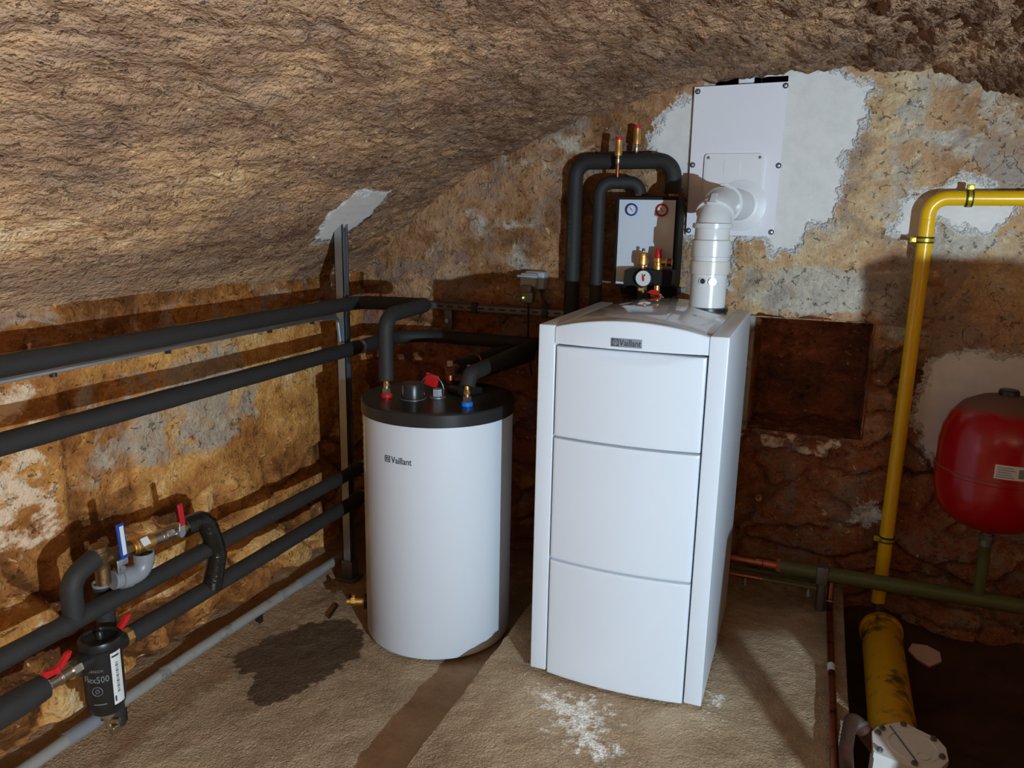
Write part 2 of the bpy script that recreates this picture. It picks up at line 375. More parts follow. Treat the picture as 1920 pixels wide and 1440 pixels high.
# ------------------------------------------------------------------ setting
YB, XL, XR = 1.12, -1.36, 2.86
VR, VX, VZ = 2.95, .75, -.76
def vault_z(x): return VZ+np.sqrt(np.maximum(VR*VR-(x-VX)**2, 0))
def sheet(name, us, vs, fn, mat, attrs, keep=None, flip=False, kind='structure'):
    """grid surface; fn(u, v) -> points, displaced by the caller; attrs: dict of name -> fn(points)"""
    U, V = np.meshgrid(us, vs, indexing='ij'); P = fn(U.ravel(), V.ravel()); nu, nv = len(us), len(vs)
    idx = np.arange(nu*nv).reshape(nu, nv)
    q = np.stack([idx[:-1, :-1], idx[1:, :-1], idx[1:, 1:], idx[:-1, 1:]], -1).reshape(-1, 4)
    if keep is not None:
        uc = (U[:-1, :-1]+U[1:, 1:]).ravel()/2; vc = (V[:-1, :-1]+V[1:, 1:]).ravel()/2; q = q[keep(uc, vc)]
    if flip: q = q[:, ::-1]
    me = bpy.data.meshes.new(name); me.vertices.add(len(P)); me.vertices.foreach_set('co', P.astype(np.float32).ravel())
    me.loops.add(q.size); me.loops.foreach_set('vertex_index', q.ravel().astype(np.int32))
    me.polygons.add(len(q)); me.polygons.foreach_set('loop_start', np.arange(0, q.size, 4, dtype=np.int32))
    me.update(calc_edges=True); me.validate()
    for k in ('white', 'grey', 'ochre', 'pale', 'tone', 'wet', 'dirt', 'red'):
        v = attrs.get(k)
        if v is None: v = np.full(len(P), -1. if k in ('white', 'wet') else 0.)
        a = me.attributes.new(k, 'FLOAT', 'POINT'); a.data.foreach_set('value', np.asarray(v, np.float32))
    me.materials.append(M[mat]); me.polygons.foreach_set('use_smooth', [True]*len(me.polygons))
    o = bpy.data.objects.new(name, me); COL.objects.link(o); return tag(o, kind=kind)
def stack(*a): return np.stack(a, -1)
def axis(*segs):
    out = []
    for a, b, h in segs: out.append(np.arange(a, b, h))
    out.append([segs[-1][1]]); return np.concatenate(out)
def mx(*a):
    r = a[0]
    for b in a[1:]: r = np.maximum(r, b)
    return r

# back wall -------------------------------------------------------
xs = axis((XL-.05, 1.95, .011), (1.95, XR+.05, .05)); zs = axis((-.35, 2.3, .011))
WHITE_A = [(.109, 1.99), (.151, 2.054), (.271, 2.121), (.483, 2.2), (.628, 2.23), (.808, 2.2), (.967, 2.14), (.97, 2.04), (.95, 1.95), (.90, 1.84), (.9, 1.674), (.86, 1.589), (.80, 1.566), (.745, 1.47), (.652, 1.439), (.601, 1.5), (.5, 1.512), (.489, 1.30), (.418, 1.304), (.288, 1.53), (.269, 1.70), (.15, 1.80), (.10, 1.868), (.089, 1.935)]
WHITE_B = [(1.124, 1.72), (1.25, 1.74), (1.305, 1.79), (1.426, 1.755), (1.479, 1.69), (1.56, 1.70), (1.52, 1.651), (1.438, 1.55), (1.30, 1.57), (1.254, 1.597), (1.232, 1.472), (1.195, 1.45), (1.15, 1.52), (1.06, 1.55), (1.099, 1.62)]
WHITE_C = [(1.269, 1.05), (1.351, 1.107), (1.607, 1.113), (1.9, 1.1), (1.9, .604), (1.354, .603), (1.298, .665), (1.23, .818), (1.258, .956)]
WHITE_D = [(1.05, .32), (1.09, .43), (1.15, .44), (1.2, .38), (1.13, .31)]
U, V = np.meshgrid(xs, zs, indexing='ij'); X = U.ravel(); Z = V.ravel()
P3 = stack(X, X*0, Z)
wob = fbm(P3*3, 3, 5)
w_a = sdf_poly(X, Z, WHITE_A); w_b = sdf_poly(X, Z, WHITE_B); w_c = sdf_poly(X, Z, WHITE_C); w_d = sdf_poly(X, Z, WHITE_D)
lint = sdf_poly(X, Z, [(.5, 1.20), (1.165, 1.20), (1.15, 1.36), (1.04, 1.42), (.5, 1.42)])
ledge = sdf_poly(X, Z, [(.55, .60), (.95, .58), (1.03, .66), (1.1, .70), (.55, .72)])
jambr = sdf_poly(X, Z, [(1.07, .70), (1.18, .72), (1.18, 1.12), (1.07, 1.2)])
band = sdf_poly(X, Z, [(1.05, 1.09), (1.3, 1.08), (1.4, 1.16), (1.3, 1.2), (1.05, 1.2)])
q = stack(X*3.0+(fbm(P3*4, 4, 31)-.5)*1.5, Z*7.5+(fbm(P3*4+9, 4, 41)-.5)*1.8)
f1, f2, cid = worley(q, 3)
stone = sstep(.01, .2, f2-f1)
low = sstep(1.35, .95, Z+.35*(wob-.5))                 # rubble below, cracked render above
flat = np.clip(np.maximum.reduce([sstep(-.02, .04, w_a), sstep(-.02, .04, w_b), sstep(-.02, .04, w_c), sstep(-.02, .02, lint)]), 0, 1)
disp = (fbm(P3*2.2, 3, 1)-.5)*.06+(fbm(P3*9, 5, 2)-.5)*.030+(fbm(P3*40, 3, 8)-.5)*.008
disp = disp*(1-.8*flat)+low*(1-flat)*(stone*.035-.03)
edge_n = sstep(.0, .05, np.maximum(np.abs(X-.835)-.235, np.abs(Z-.945)-.25))   # keep the niche edge straight
disp *= np.clip(edge_n+.15, 0, 1)
pan = np.maximum(np.abs(X-.465)-.2, np.abs(Z-1.83)-.33); disp = np.where(pan < .02, np.minimum(disp, .0), disp)
yb = YB-np.clip(disp, -.03, .03)
def back_fn(u, v): return stack(u, yb, v)
white = mx(w_a, w_b, w_c, w_d*1.0)
tone = (cid-.5)*.45*low-.18*low-.10*sstep(.5, .1, Z)-.16*low*(1-stone)+.05*sstep(.5, .9, X)*sstep(1.2, 1.5, Z)-.04*sstep(.2, -.2, X)
grey = .55*sstep(-.02, .05, lint)+.22*sstep(.1, -.25, X)*sstep(1.2, 1.4, Z)+.30*sstep(.55, .8, X)*sstep(1.1, 1.3, Z)+.35*sstep(.0, .03, band)+.15*sstep(.95, 1.15, X)*sstep(1.25, 1.45, Z)+.1*sstep(.2, -.2, X)*sstep(1.25, 1.4, Z)
pale = .5*sstep(0, .03, ledge)+.15*sstep(0, .03, jambr)+.22*sstep(.5, .7, X)*sstep(1.2, 1.5, Z)
ochre = .10*sstep(.2, -.3, X)*sstep(1.5, 1.9, Z)+.06*sstep(1.0, 1.3, X)*sstep(1.75, 2.0, Z)+.12*sstep(-.3, -.6, X)*sstep(1.2, 1.0, Z)
red = np.maximum(.62*sstep(1.15, .85, Z), .6*sstep(.0, -.15, X)*sstep(1.3, 1.15, Z))  # red-brown of the shaded wall areas painted into the colour
def keep_back(u, v):
    n = (np.abs(u-.835) < .235) & (v > .70) & (v < 1.195)
    g = (u > .36) & (u < .645) & (v > 2.09+.03*(u-.36)) & (v < 2.172)
    return ~(n | g)
sheet('wall_back', xs, zs, back_fn, 'wall_back', dict(white=white, tone=tone, grey=grey, pale=pale, ochre=ochre, red=red), keep_back)
# niche behind the opening
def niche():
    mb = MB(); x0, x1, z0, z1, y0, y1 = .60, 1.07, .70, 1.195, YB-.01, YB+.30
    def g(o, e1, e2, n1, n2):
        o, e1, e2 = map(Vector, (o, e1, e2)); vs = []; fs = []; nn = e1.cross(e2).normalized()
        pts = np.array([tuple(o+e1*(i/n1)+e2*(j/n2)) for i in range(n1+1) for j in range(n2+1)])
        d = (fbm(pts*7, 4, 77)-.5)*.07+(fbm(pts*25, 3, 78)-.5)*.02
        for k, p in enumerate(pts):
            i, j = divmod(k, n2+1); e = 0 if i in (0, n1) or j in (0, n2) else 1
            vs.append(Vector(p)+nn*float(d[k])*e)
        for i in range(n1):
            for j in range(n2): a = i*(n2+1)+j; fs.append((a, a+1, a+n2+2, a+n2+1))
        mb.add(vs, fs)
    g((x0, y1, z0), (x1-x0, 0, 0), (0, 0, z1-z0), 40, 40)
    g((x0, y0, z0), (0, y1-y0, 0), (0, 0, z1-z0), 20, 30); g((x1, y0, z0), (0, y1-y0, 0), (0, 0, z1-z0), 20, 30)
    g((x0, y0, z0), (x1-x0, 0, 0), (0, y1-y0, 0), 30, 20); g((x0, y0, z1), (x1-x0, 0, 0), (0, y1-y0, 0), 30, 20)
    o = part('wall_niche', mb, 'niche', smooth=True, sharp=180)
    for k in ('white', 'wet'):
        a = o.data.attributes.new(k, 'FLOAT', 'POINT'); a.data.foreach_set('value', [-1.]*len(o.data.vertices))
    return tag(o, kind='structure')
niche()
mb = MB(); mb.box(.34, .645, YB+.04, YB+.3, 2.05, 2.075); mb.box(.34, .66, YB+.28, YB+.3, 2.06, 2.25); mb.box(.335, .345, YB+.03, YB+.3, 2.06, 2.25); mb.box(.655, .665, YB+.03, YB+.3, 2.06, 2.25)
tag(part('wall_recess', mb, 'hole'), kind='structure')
mb = MB(); mb.box(.45, .512, YB+.02, YB+.06, 2.12, 2.2, .004); tag(part('trim_2', mb, 'panel'), kind='structure')
mb = MB(); mb.box(.572, .602, YB-.055, YB+.02, .695, 1.2, .006); tag(part('trim_1', mb, 'jamb'), kind='structure')

# left wall -------------------------------------------------------
ys = axis((-4.2, -1.7, .06), (-1.7, 1.18, .011)); zl = axis((-.2, 1.34, .011))
U, V = np.meshgrid(ys, zl, indexing='ij'); Y = U.ravel(); Z = V.ravel(); P3 = stack(X*0 if False else Y*0, Y, Z)
q = stack(Y*2.6+(fbm(P3*3, 3, 51)-.5)*1.6, Z*5+(fbm(P3*3+5, 3, 52)-.5)*1.6); f1, f2, cid = worley(q, 9); stone = sstep(.02, .3, f2-f1)
low = sstep(.62, .45, Z+.2*(fbm(P3*3, 2, 53)-.5))
pier = sstep(-.70, -.67, Y)*sstep(-.40, -.43, Y)*sstep(1.1, 1.0, Z)
disp = (fbm(P3*2, 3, 61)-.5)*.05+(fbm(P3*10, 5, 62)-.5)*.026+(fbm(P3*45, 3, 63)-.5)*.008+low*(stone*.045-.02)-pier*.012
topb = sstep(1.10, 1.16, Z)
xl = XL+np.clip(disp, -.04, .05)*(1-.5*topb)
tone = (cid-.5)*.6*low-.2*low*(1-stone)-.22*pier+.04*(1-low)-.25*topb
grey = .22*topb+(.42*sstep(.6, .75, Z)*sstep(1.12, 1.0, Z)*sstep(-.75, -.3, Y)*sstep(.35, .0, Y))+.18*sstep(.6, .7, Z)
pale = .42*sstep(-.62, -.8, Y)*sstep(.5, .6, Z)*sstep(1.12, 1.05, Z)+.3*low*sstep(.3, .6, cid)+.15*(1-low)*(1-pier)
ochre = .3*(1-low)*(1-topb)*(1-.8*sstep(-.5, -.8, Y))+.08*low
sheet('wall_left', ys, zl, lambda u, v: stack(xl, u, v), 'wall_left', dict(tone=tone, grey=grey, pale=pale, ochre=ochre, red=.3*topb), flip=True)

# vault -----------------------------------------------------------
a0 = math.atan2(1.31-VZ, XL-.02-VX); a1 = math.atan2(1.31-VZ, XR+.02-VX)
aa = np.linspace(a0, a1, 400); yv = axis((-4.2, -1.9, .05), (-1.9, 1.14, .0115))
U, V = np.meshgrid(aa, yv, indexing='ij'); A = U.ravel(); Y = V.ravel(); X = VX+VR*np.cos(A); Z = VZ+VR*np.sin(A); s_ = A*VR
P3 = stack(s_, Y, Y*0); PS = stack(s_*2.6, Y*.9, Y*0)
wq = fbm(P3*2.5, 3, 90)-.5
layers = fbm(PS*3.4+stack(wq*3, wq*2, wq*0), 6, 71, .6); fl = layers*13; terr = (np.floor(fl)+sstep(.6, 1.0, fl-np.floor(fl)))/13
rough_r = .35+.9*sstep(.2, 1.2, X)*sstep(-1.4, .3, Y)
disp = (fbm(P3*1.1, 3, 70)-.5)*.05+(terr-.5)*.10*rough_r+(np.abs(fbm(PS*9, 4, 72)-.5))*-.06*rough_r+(fbm(PS*16, 4, 75)-.5)*.024+(fbm(P3*42, 3, 73)-.5)*.008
PATCH = [(-1.195, .435), (-1.043, .345), (-.905, .36), (-.898, .623), (-1.026, .70), (-1.132, .668), (-1.186, .58)]
w_p = sdf_poly(X, Y, PATCH)+.002+.02*(fbm(P3*9, 3, 99)-.5)
w_f = mx(sdf_poly(X, Y, [(-.16, .10), (-.09, .17), (-.04, .25), (-.07, .18), (-.13, .12)]), sdf_poly(X, Y, [(.03, .19), (.09, .24), (.15, .29), (.12, .22), (.06, .18)]),
         sdf_poly(X, Y, [(.9, 1.06), (1.0, 1.10), (1.2, 1.03), (1.35, .96), (1.2, .98), (1.0, 1.05)])-.01, sdf_poly(X, Y, [(-.97, -.39), (-.94, -.33), (-.91, -.36), (-.94, -.41)])-.01)
w_f = np.minimum(w_f, .03)
disp *= 1-.85*sstep(-.02, .03, w_p)
disp = np.clip(disp, -.05, .045)*sstep(-.0, .10, np.abs(A-a0))
rv = VR+disp
white = mx(w_p, w_f-.028)
tone = (terr-.5)*.7*(.5+.5*rough_r)+.22*sstep(-.3, -1.0, X)*sstep(.3, -.8, Y)-.10*sstep(-.4, .3, X)-.05
ochre = .14*sstep(-.2, -.9, X)*sstep(.1, -.6, Y)*sstep(-1.32, -1.15, X)+.14*sstep(.6, 1.2, X)*sstep(-.5, .2, Y)+.28*sstep(-.5, -.9, X)*sstep(.6, .8, Y)
grey = .10*sstep(-.3, .2, X)+.2*sstep(-1.2, -1.3, X)
sheet('ceiling', aa, yv, lambda u, v: stack(VX+rv*np.cos(u), v, VZ+rv*np.sin(u)), 'ceiling', dict(white=white, tone=tone, ochre=ochre, grey=grey))

# floor -----------------------------------------------------------
XS = 1.067; XP = -.175; DP = -.1075
xf_ = axis((XL-.1, XP-.006, .013), (XP-.006, XP+.006, .004), (XP+.006, XS, .013)); yf_ = axis((-4.2, -1.3, .06), (-1.3, 1.18, .013))
U, V = np.meshgrid(xf_, yf_, indexing='ij'); X = U.ravel(); Y = V.ravel(); P3 = stack(X, Y, X*0)
Xb, Yb_ = (X+.0555)/1.067, (Y-.1595)/1.067
wet = sdf_poly(Xb, Yb_, [(-1.06, -.36), (-.98, -.40), (-.93, -.48), (-.90, -.40), (-.86, -.50), (-.80, -.57), (-.74, -.56), (-.67, -.43), (-.64, -.30), (-.60, -.16), (-.63, -.08), (-.69, -.01), (-.80, .06), (-.86, .01), (-.93, -.03), (-.96, -.12), (-1.02, -.2)])
whitef = mx(sdf_poly(X, Y, [(.0, -.05), (.33, -.07), (.36, -.2), (.44, -.32), (.36, -.40), (.22, -.34), (.1, -.22)]), sdf_poly(X, Y, [(.60, .0), (.66, -.05), (.68, .12), (.61, .12)]))
zf = (fbm(P3*2.5, 3, 81)-.5)*.012+(fbm(P3*14, 4, 82)-.5)*.011+(fbm(P3*50, 2, 83)-.5)*.004+sstep(-1.15, -1.36, X)*(.03+.07*fbm(P3*6, 4, 84))+sstep(.85, 1.1, Y)*.03*fbm(P3*7, 3, 85)
zf = np.where(zf > .004, zf, zf)-.006
und = (np.abs(X-.3) < .33) & (np.abs(Y-.38) < .41); zf = np.where(und, np.minimum(zf, -.001), zf)
zf = np.where(np.hypot(X+.529, Y-.325) < .33, np.minimum(zf, 0), zf); xe = X-XP+(fbm(stack(Y, Y*0, Y*0)*8, 4, 88)-.5)*.011; zf = zf+DP*(1-sstep(-.006, .006, xe))
dirt = .55*sstep(-.95, -1.2, X)+.5*sstep(.6, .95, Y)+.2*sstep(.0, -.6, X)
sheet('floor', xf_, yf_, lambda u, v: stack(u, v, zf), 'floor', dict(wet=wet, white=np.where(whitef > -.3, whitef, -1), dirt=dirt))
xs2 = axis((XS-.02, XR+.05, .03)); ys2 = axis((-4.2, -.6, .1), (-.6, 1.18, .03))
U, V = np.meshgrid(xs2, ys2, indexing='ij'); X = U.ravel(); Y = V.ravel(); P3 = stack(X, Y, X*0)
zp = -.24+(fbm(P3*4, 4, 91)-.5)*.09+(fbm(P3*16, 3, 92)-.5)*.03+.16*sstep(.85, 1.15, Y)*(.4+fbm(P3*5, 3, 93))
sheet('floor_pit', xs2, ys2, lambda u, v: stack(u, v, zp), 'soil', {})
ysd = axis((-4.2, -.6, .1), (-.6, 1.18, .02)); zsd = np.linspace(-.32, -.004, 10)
U, V = np.meshgrid(ysd, zsd, indexing='ij'); Y = U.ravel(); Z = V.ravel()
sheet('trim_3', ysd, zsd, lambda u, v: stack(XS-.002+(fbm(stack(u, u*0, v)*9, 4, 95)-.5)*.03*sstep(0, -.06, v), u, v), 'floor', dict(dirt=np.full(len(Y), .4)))
# far sides of the cellar behind the photographer
mb = MB(); mb.box(XL-.1, XR+.1, -4.3, -4.15, -.4, 2.4); o = tag(part('wall_front', mb, 'wall_back'), kind='structure')
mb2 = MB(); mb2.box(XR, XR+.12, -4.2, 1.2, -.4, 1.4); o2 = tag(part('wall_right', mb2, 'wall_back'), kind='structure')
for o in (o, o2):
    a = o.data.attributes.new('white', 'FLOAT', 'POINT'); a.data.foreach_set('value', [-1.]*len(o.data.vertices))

# ------------------------------------------------------------------ boiler
WB, DB, HB = .605, .76, 1.255
t = thing('boiler', 'tall white floor-standing boiler with three curved front doors, right of the round tank', 'boiler', (.3025, .38, 0))
part('side_panel', MB().box(0, .058, 0, DB, .012, HB, .004), 'white', t)
part('side_panel', MB().box(.547, WB, 0, DB, .012, HB, .004), 'white', t)
part('casing', MB().box(.05, .555, .035, DB-.01, .02, 1.235), 'gap', t)
XC, XH = .3025, .2395
def bulge(x): return -.004-.022*(1-((x-XC)/XH)**2)
def ztop(x): return 1.252+.034*(1-((x-XC)/.2445)**2)
def door(z0, z1, scoop=False, nx=44, nz=26):
    mb = MB(); x0, x1 = XC-XH, XC+XH; r = .007
    xs_ = [x0, x0+.0015, x0+.005]+list(np.linspace(x0+.012, x1-.012, nx))+[x1-.005, x1-.0015, x1]
    zs_ = [z0, z0+.0015, z0+.005]+list(np.linspace(z0+.012, z1-.012, nz))+[z1-.005, z1-.0015, z1]
    n, m = len(xs_), len(zs_); vs = []
    for x in xs_:
        for z in zs_:
            y = bulge(x); ex = min(x-x0, x1-x, z-z0, z1-z)
            if ex < .005: y += .005*(1-math.sqrt(max(0, 1-(1-ex/.005)**2)))
            if scoop:
                zz = z1-.042*(1-((x-XC)/.215)**2)
                if abs(x-XC) < .215 and z > zz: y += .020*min(1, (z-zz)/.042)
            vs.append((x, y, z))
    fs = [(i*m+j, (i+1)*m+j, (i+1)*m+j+1, i*m+j+1) for i in range(n-1) for j in range(m-1)]
    b = len(vs); loop = [i*m for i in range(n)]+[(n-1)*m+j for j in range(1, m)]+[i*m+m-1 for i in range(n-2, -1, -1)]+[j for j in range(m-2, 0, -1)]
    vs += [(vs[k][0], .03, vs[k][2]) for k in loop]; L = len(loop)
    fs += [(loop[k], loop[(k+1) % L], b+(k+1) % L, b+k) for k in range(L)]+[[b+k for k in range(L)]]
    return mb.add(vs, fs)
part('lower_door', door(.008, .4415), 'white', t); part('middle_door', door(.4485, .8785), 'white', t); part('upper_door', door(.8855, 1.1885, True), 'white', t)
def lid(prof):                               # prof: (z or None for the arched top, y or None for the curved front, dz, dy)
    mb = MB(); x0, x1 = XC-.2435, XC+.2435; xs_ = np.linspace(x0, x1, 40); vs = []; fs = []
    for x in xs_:
        for z, y, dz, dy in prof: vs.append((x, (bulge(max(XC-XH, min(XC+XH, x))) if y is None else y)+dy, (ztop(x) if z is None else z)+dz))
    n = len(prof)
    for i in range(len(xs_)-1):
        for j in range(n): k = (j+1) % n; fs.append((i*n+j, (i+1)*n+j, (i+1)*n+k, i*n+k))
    fs += [list(range(n)), [(len(xs_)-1)*n+j for j in range(n)][::-1]]
    return mb.add(vs, fs)
part('fascia', lid([(1.1965, .03, 0, 0), (1.1965, None, 0, 0), (None, None, -.005, 0), (None, None, -.001, .002), (None, None, 0, .006), (None, .03, -.0005, 0)]), 'white', t, sharp=50)
part('lid', lid([(1.2, .0305, 0, 0), (None, .0305, -.001, 0), (None, .032, 0, 0), (None, DB-.004, 0, 0), (1.2, DB-.004, 0, 0)]), 'lid_white', t, sharp=50)
# seam ring where the flue enters
FX, FY, FR = .455, .60, .0655
part('flue_collar', MB().lathe([(.078, 1.262), (.078, 1.277), (.069, 1.279)], (FX, FY, 0), (0, 0, 1), 40), 'black_plastic', t, 'dark collar ring around the flue foot')
bd = part('badge', MB().box(.249, .347, bulge(.3)-.002, bulge(.3)+.004, 1.2045, 1.2325, .0015), 'badge', t, 'grey name badge')
yb_ = bulge(.3)-.0022
tm = text_mb('Vaillant', .0295, lambda x, y, d: (.3108+x*.79, yb_-d, 1.2183+y), .0012)
bm_ = MB(); bm_.box(.2525, .2745, yb_-.0012, yb_+.001, 1.2075, 1.2295, .0008)
tm.add(bm_.v, bm_.f)
part('lettering', tm, 'badge_text', bd)
em = MB().lathe([(.0052, -.0026), (.0085, -.0026), (.0085, 0), (.0052, 0)], (.2635, yb_, 1.2185), (0, 1, 0), 20, caps=False); em.lathe([(.0035, -.0026), (.0035, 0)], (.2635, yb_, 1.2175), (0, 1, 0), 12)
part('emblem', em, 'badge', bd)
for fx in (.05, .555):
    for fy in (.06, .70): part('foot', MB().cyl((fx, fy, 0), (fx, fy, .03), .018), 'black_plastic', t)

# ------------------------------------------------------------------ hot water tank
BAY[:] = [1.067, Vector((-.0555, .1595, -.1075))]
TX, TY, TR = -.444, .155, .279
t = thing('water_tank', 'white round hot water tank with black lid, left of the boiler', 'water tank', (TX, TY, 0))
part('jacket', MB().lathe([(.262, .012), (TR-.004, .014), (TR, .022), (TR, .894)], (TX, TY, 0), seg=96), 'tank_white', t)
part('base_ring', MB().lathe([(.25, .0), (.255, .02)], (TX, TY, 0), seg=64), 'black_plastic', t)
part('lid', MB().lathe([(TR+.002, .888), (TR+.006, .890), (TR+.006, .932), (TR+.002, .937), (TR-.02, .938), (TR-.03, .9355), (0, .9355)], (TX, TY, 0), seg=96, caps=False), 'lid_black', t, 'black plastic lid')
def cylp(px_ang, z, d=0.): return (TX+(TR+d)*math.cos(px_ang), TY+(TR+d)*math.sin(px_ang), z)
# angle on the jacket of a point seen from the front, found on the cylinder
ANG = math.radians(-93)
lm_ = text_mb('Vaillant', .034, lambda x, y, d: cylp(ANG+(x*.80+.011)/TR, .7615+y, .0003+d+.0006), .0006)
def arcplate(mb, a0, a1, z0, z1, d, n=8):
    vs = []; fs = []
    for k in range(n+1):
        a = a0+(a1-a0)*k/n; vs += [cylp(a, z0, d), cylp(a, z1, d), cylp(a, z0, -.001), cylp(a, z1, -.001)]
    for k in range(n):
        b = k*4; fs += [(b, b+4, b+5, b+1), (b+1, b+5, b+7, b+3), (b, b+2, b+6, b+4)]
    fs += [(0, 1, 3, 2), (n*4, n*4+2, n*4+3, n*4+1)]
    return mb.add(vs, fs)
ea = ANG-.047/TR
def ringplate(mb, cz, a, s):
    for (u0, u1, v0, v1) in ((-1, 1, .78, 1), (-1, 1, -1, -.78), (-1, -.78, -1, 1), (.78, 1, -1, 1), (-.45, .45, .3, .5), (-.45, .45, -.5, -.3), (-.45, -.25, -.5, .5), (.25, .45, -.5, .5)):
        arcplate(mb, a+u0*s/TR, a+u1*s/TR, cz+v0*s, cz+v1*s, .0012, 2)
ringplate(lm_, .7625, ea, .0115)
part('logo', lm_, 'ink', t, 'small dark grey maker name on the jacket')
lab = part('rating_label', arcplate(MB(), math.radians(-162), math.radians(-136), .67, .872, .0008), 'paper', t, 'pale paper label at the left edge')
lb2 = MB()
for k in range(7): arcplate(lb2, math.radians(-158), math.radians(-139-(k % 3)), .69+k*.025, .697+k*.025, .0014, 4)
part('print', lb2, 'pale_print', lab)
dv = MB(); dv.cyl((-.70, .045, .10), (-.745, .025, .10), .016); dv.hexn((-.745, .025, .10), (-.76, .018, .10), .021); dv.cyl((-.752, .022, .10), (-.752, .022, .13), .008); dv.cyl((-.76, .018, .1), (-.775, .011, .1), .012)
part('drain_valve', dv, 'brass', t); part('drain_rosette', MB().cyl((-.69, .05, .10), (-.712, .04, .10), .03), 'black_plastic', t)
ZL = .9355
cp = part('anode_cap', MB().lathe([(.048, ZL-.002), (.047, ZL+.004), (.041, ZL+.006), (.040, ZL+.055), (.037, ZL+.060), (0, ZL+.060)], (-.508, .075, 0), seg=40, caps=False), 'lid_black', t)
part('cap_ring', MB().ring((-.508, .075, ZL+.003), (0, 0, 1), .046, .0022, 40), 'steel_dark', cp)
def outlet(x, y, colour, nm, label):
    c = part(nm, MB().lathe([(.020, ZL-.002), (.021, ZL+.002), (.021, ZL+.012), (.018, ZL+.015), (.012, ZL+.015)], (x, y, 0), seg=28), colour, t, label)
    f = MB(); f.hexn((x, y, ZL+.012), (x, y, ZL+.034), .0165); f.cyl((x, y, ZL+.03), (x, y, ZL+.045), .011)
    part('union_nut', f, 'nickel', c)
    g = MB(); g.hexn((x, y, ZL+.043), (x, y, ZL+.052), .012); g.cyl((x, y, ZL+.05), (x, y, ZL+.075), .009); g.cyl((x, y-.012, ZL+.055), (x, y+.005, ZL+.058), .006)
    part('elbow_fitting', g, 'brass', c)
outlet(-.608, .058, 'red', 'hot_outlet', 'red collar of the hot outlet'); outlet(-.286, .066, 'blue', 'cold_inlet', 'blue collar of the cold inlet')
hx = part('sensor_flange', MB().lathe([(.032, ZL-.001), (.031, ZL+.004), (.012, ZL+.006)], (-.438, .135, 0), seg=32), 'steel_dark', t)
part('hex_plug', MB().hexn((-.438, .135, ZL+.004), (-.438, .135, ZL+.032), .018), 'switch_grey', hx)
tg = part('hang_tag', MB().box(-.03, .03, -.0012, .0012, -.026, .026, .0008, xf=Matrix.Translation((-.474, .16, ZL+.056)) @ Matrix.Rotation(.25, 4, 'Y') @ Matrix.Scale(.9, 4)), 'red', t, 'small red hang tag')
part('wire_loop', MB().ring((-.465, .15, ZL+.03), (0.1, 1, .1), .048, .0016), 'zinc', tg)
part('rear_cover', MB().box(-.43, -.33, .20, .30, ZL-.002, ZL+.022, .006, xf=Matrix.Translation((-.38, .25, 0)) @ Matrix.Rotation(-.4, 4, 'Z') @ Matrix.Translation((.38, -.25, 0))), 'black_plastic', t)

BAY[:] = [1.0, Vector((0, 0, 0))]
# ------------------------------------------------------------------ flue
t = thing('flue_pipe', 'white plastic flue pipe rising from the boiler lid and bending into the wall panel', 'flue pipe', (FX, FY, 1.27))
def seg_l(prof): return MB().lathe(prof, (FX, FY, 0), seg=56)
bs = part('base_section', seg_l([(FR-.002, 1.2705), (FR, 1.273), (FR, 1.41)]), 'flue', t)
cl = part('coupler', seg_l([(FR+.001, 1.400), (FR+.0065, 1.402), (FR+.0065, 1.447), (FR+.001, 1.449)]), 'flue_cream', t, 'cream coupler sleeve')
part('sleeve', seg_l([(FR-.003, 1.445), (FR+.001, 1.448), (FR+.001, 1.462), (FR+.005, 1.466), (FR+.005, 1.522), (FR-.001, 1.526)]), 'flue', t)
LX, LZ = .503, 1.657
el = MB(); el.tube([(FX, FY, 1.50), (FX, FY, LZ), (LX, 1.095, LZ)], FR-.003, .125, 40)
elb = part('elbow', el, 'flue', t, sharp=60)
ux = Vector((LX-FX, 1.095-FY, 0)).normalized()
part('elbow_rim', MB().lathe([(FR-.003, 0), (FR+.006, .002), (FR+.006, .018), (FR-.003, .02)], (FX, FY, 1.565), (0, 0, 1), 48), 'flue', elb)
part('elbow_rim', MB().lathe([(FR-.003, 0), (FR+.006, .002), (FR+.006, .016), (FR-.003, .018)], Vector((FX, FY, LZ))+ux*.16, ux, 48), 'flue', elb)
rm = Vector((FX, FY, LZ))+ux*.036+Vector((0, 0, -.036)); rd = (ux+Vector((0, 0, 1))).normalized()
part('elbow_rim', MB().lathe([(FR-.003, -.009), (FR+.005, -.007), (FR+.005, .007), (FR-.003, .009)], rm, rd, 48), 'flue', elb)
cb = MB(); nrm = (Vector((0, 0, 1))-ux).normalized(); fwd = rd
xf = Matrix((( *fwd.cross(nrm), 0), (*fwd, 0), (*nrm, 0), (0, 0, 0, 1))).transposed(); xf.translation = rm+nrm*(FR+.004)
cb.box(-.012, .012, -.026, .026, -.004, .006, .002, xf=xf); cb.box(-.018, .018, -.028, -.021, -.003, .009, .002, xf=xf)
part('clip', cb, 'flue', elb)
xf2 = Matrix((( *ux.cross(Vector((0, 0, 1))), 0), (*ux, 0), (0, 0, 1, 0), (0, 0, 0, 1))).transposed(); xf2.translation = Vector((FX, FY, LZ+FR+.003))+ux*.165
part('clip', MB().box(-.015, .015, -.02, .02, -.003, .007, .002, xf=xf2), 'flue', elb)
part('wall_rosette', MB().lathe([(.105, 0), (.104, .004), (.072, .012), (FR, .016)], (LX, 1.084, LZ), (0, -1, 0), 64), 'plate', t)
def fpt(ang, z, d=0): return (FX+(FR+d)*math.cos(ang), FY+(FR+d)*math.sin(ang), z)
a = math.radians(-72); p0 = Vector(fpt(a, 1.376)); n0 = Vector((math.cos(a), math.sin(a), 0))
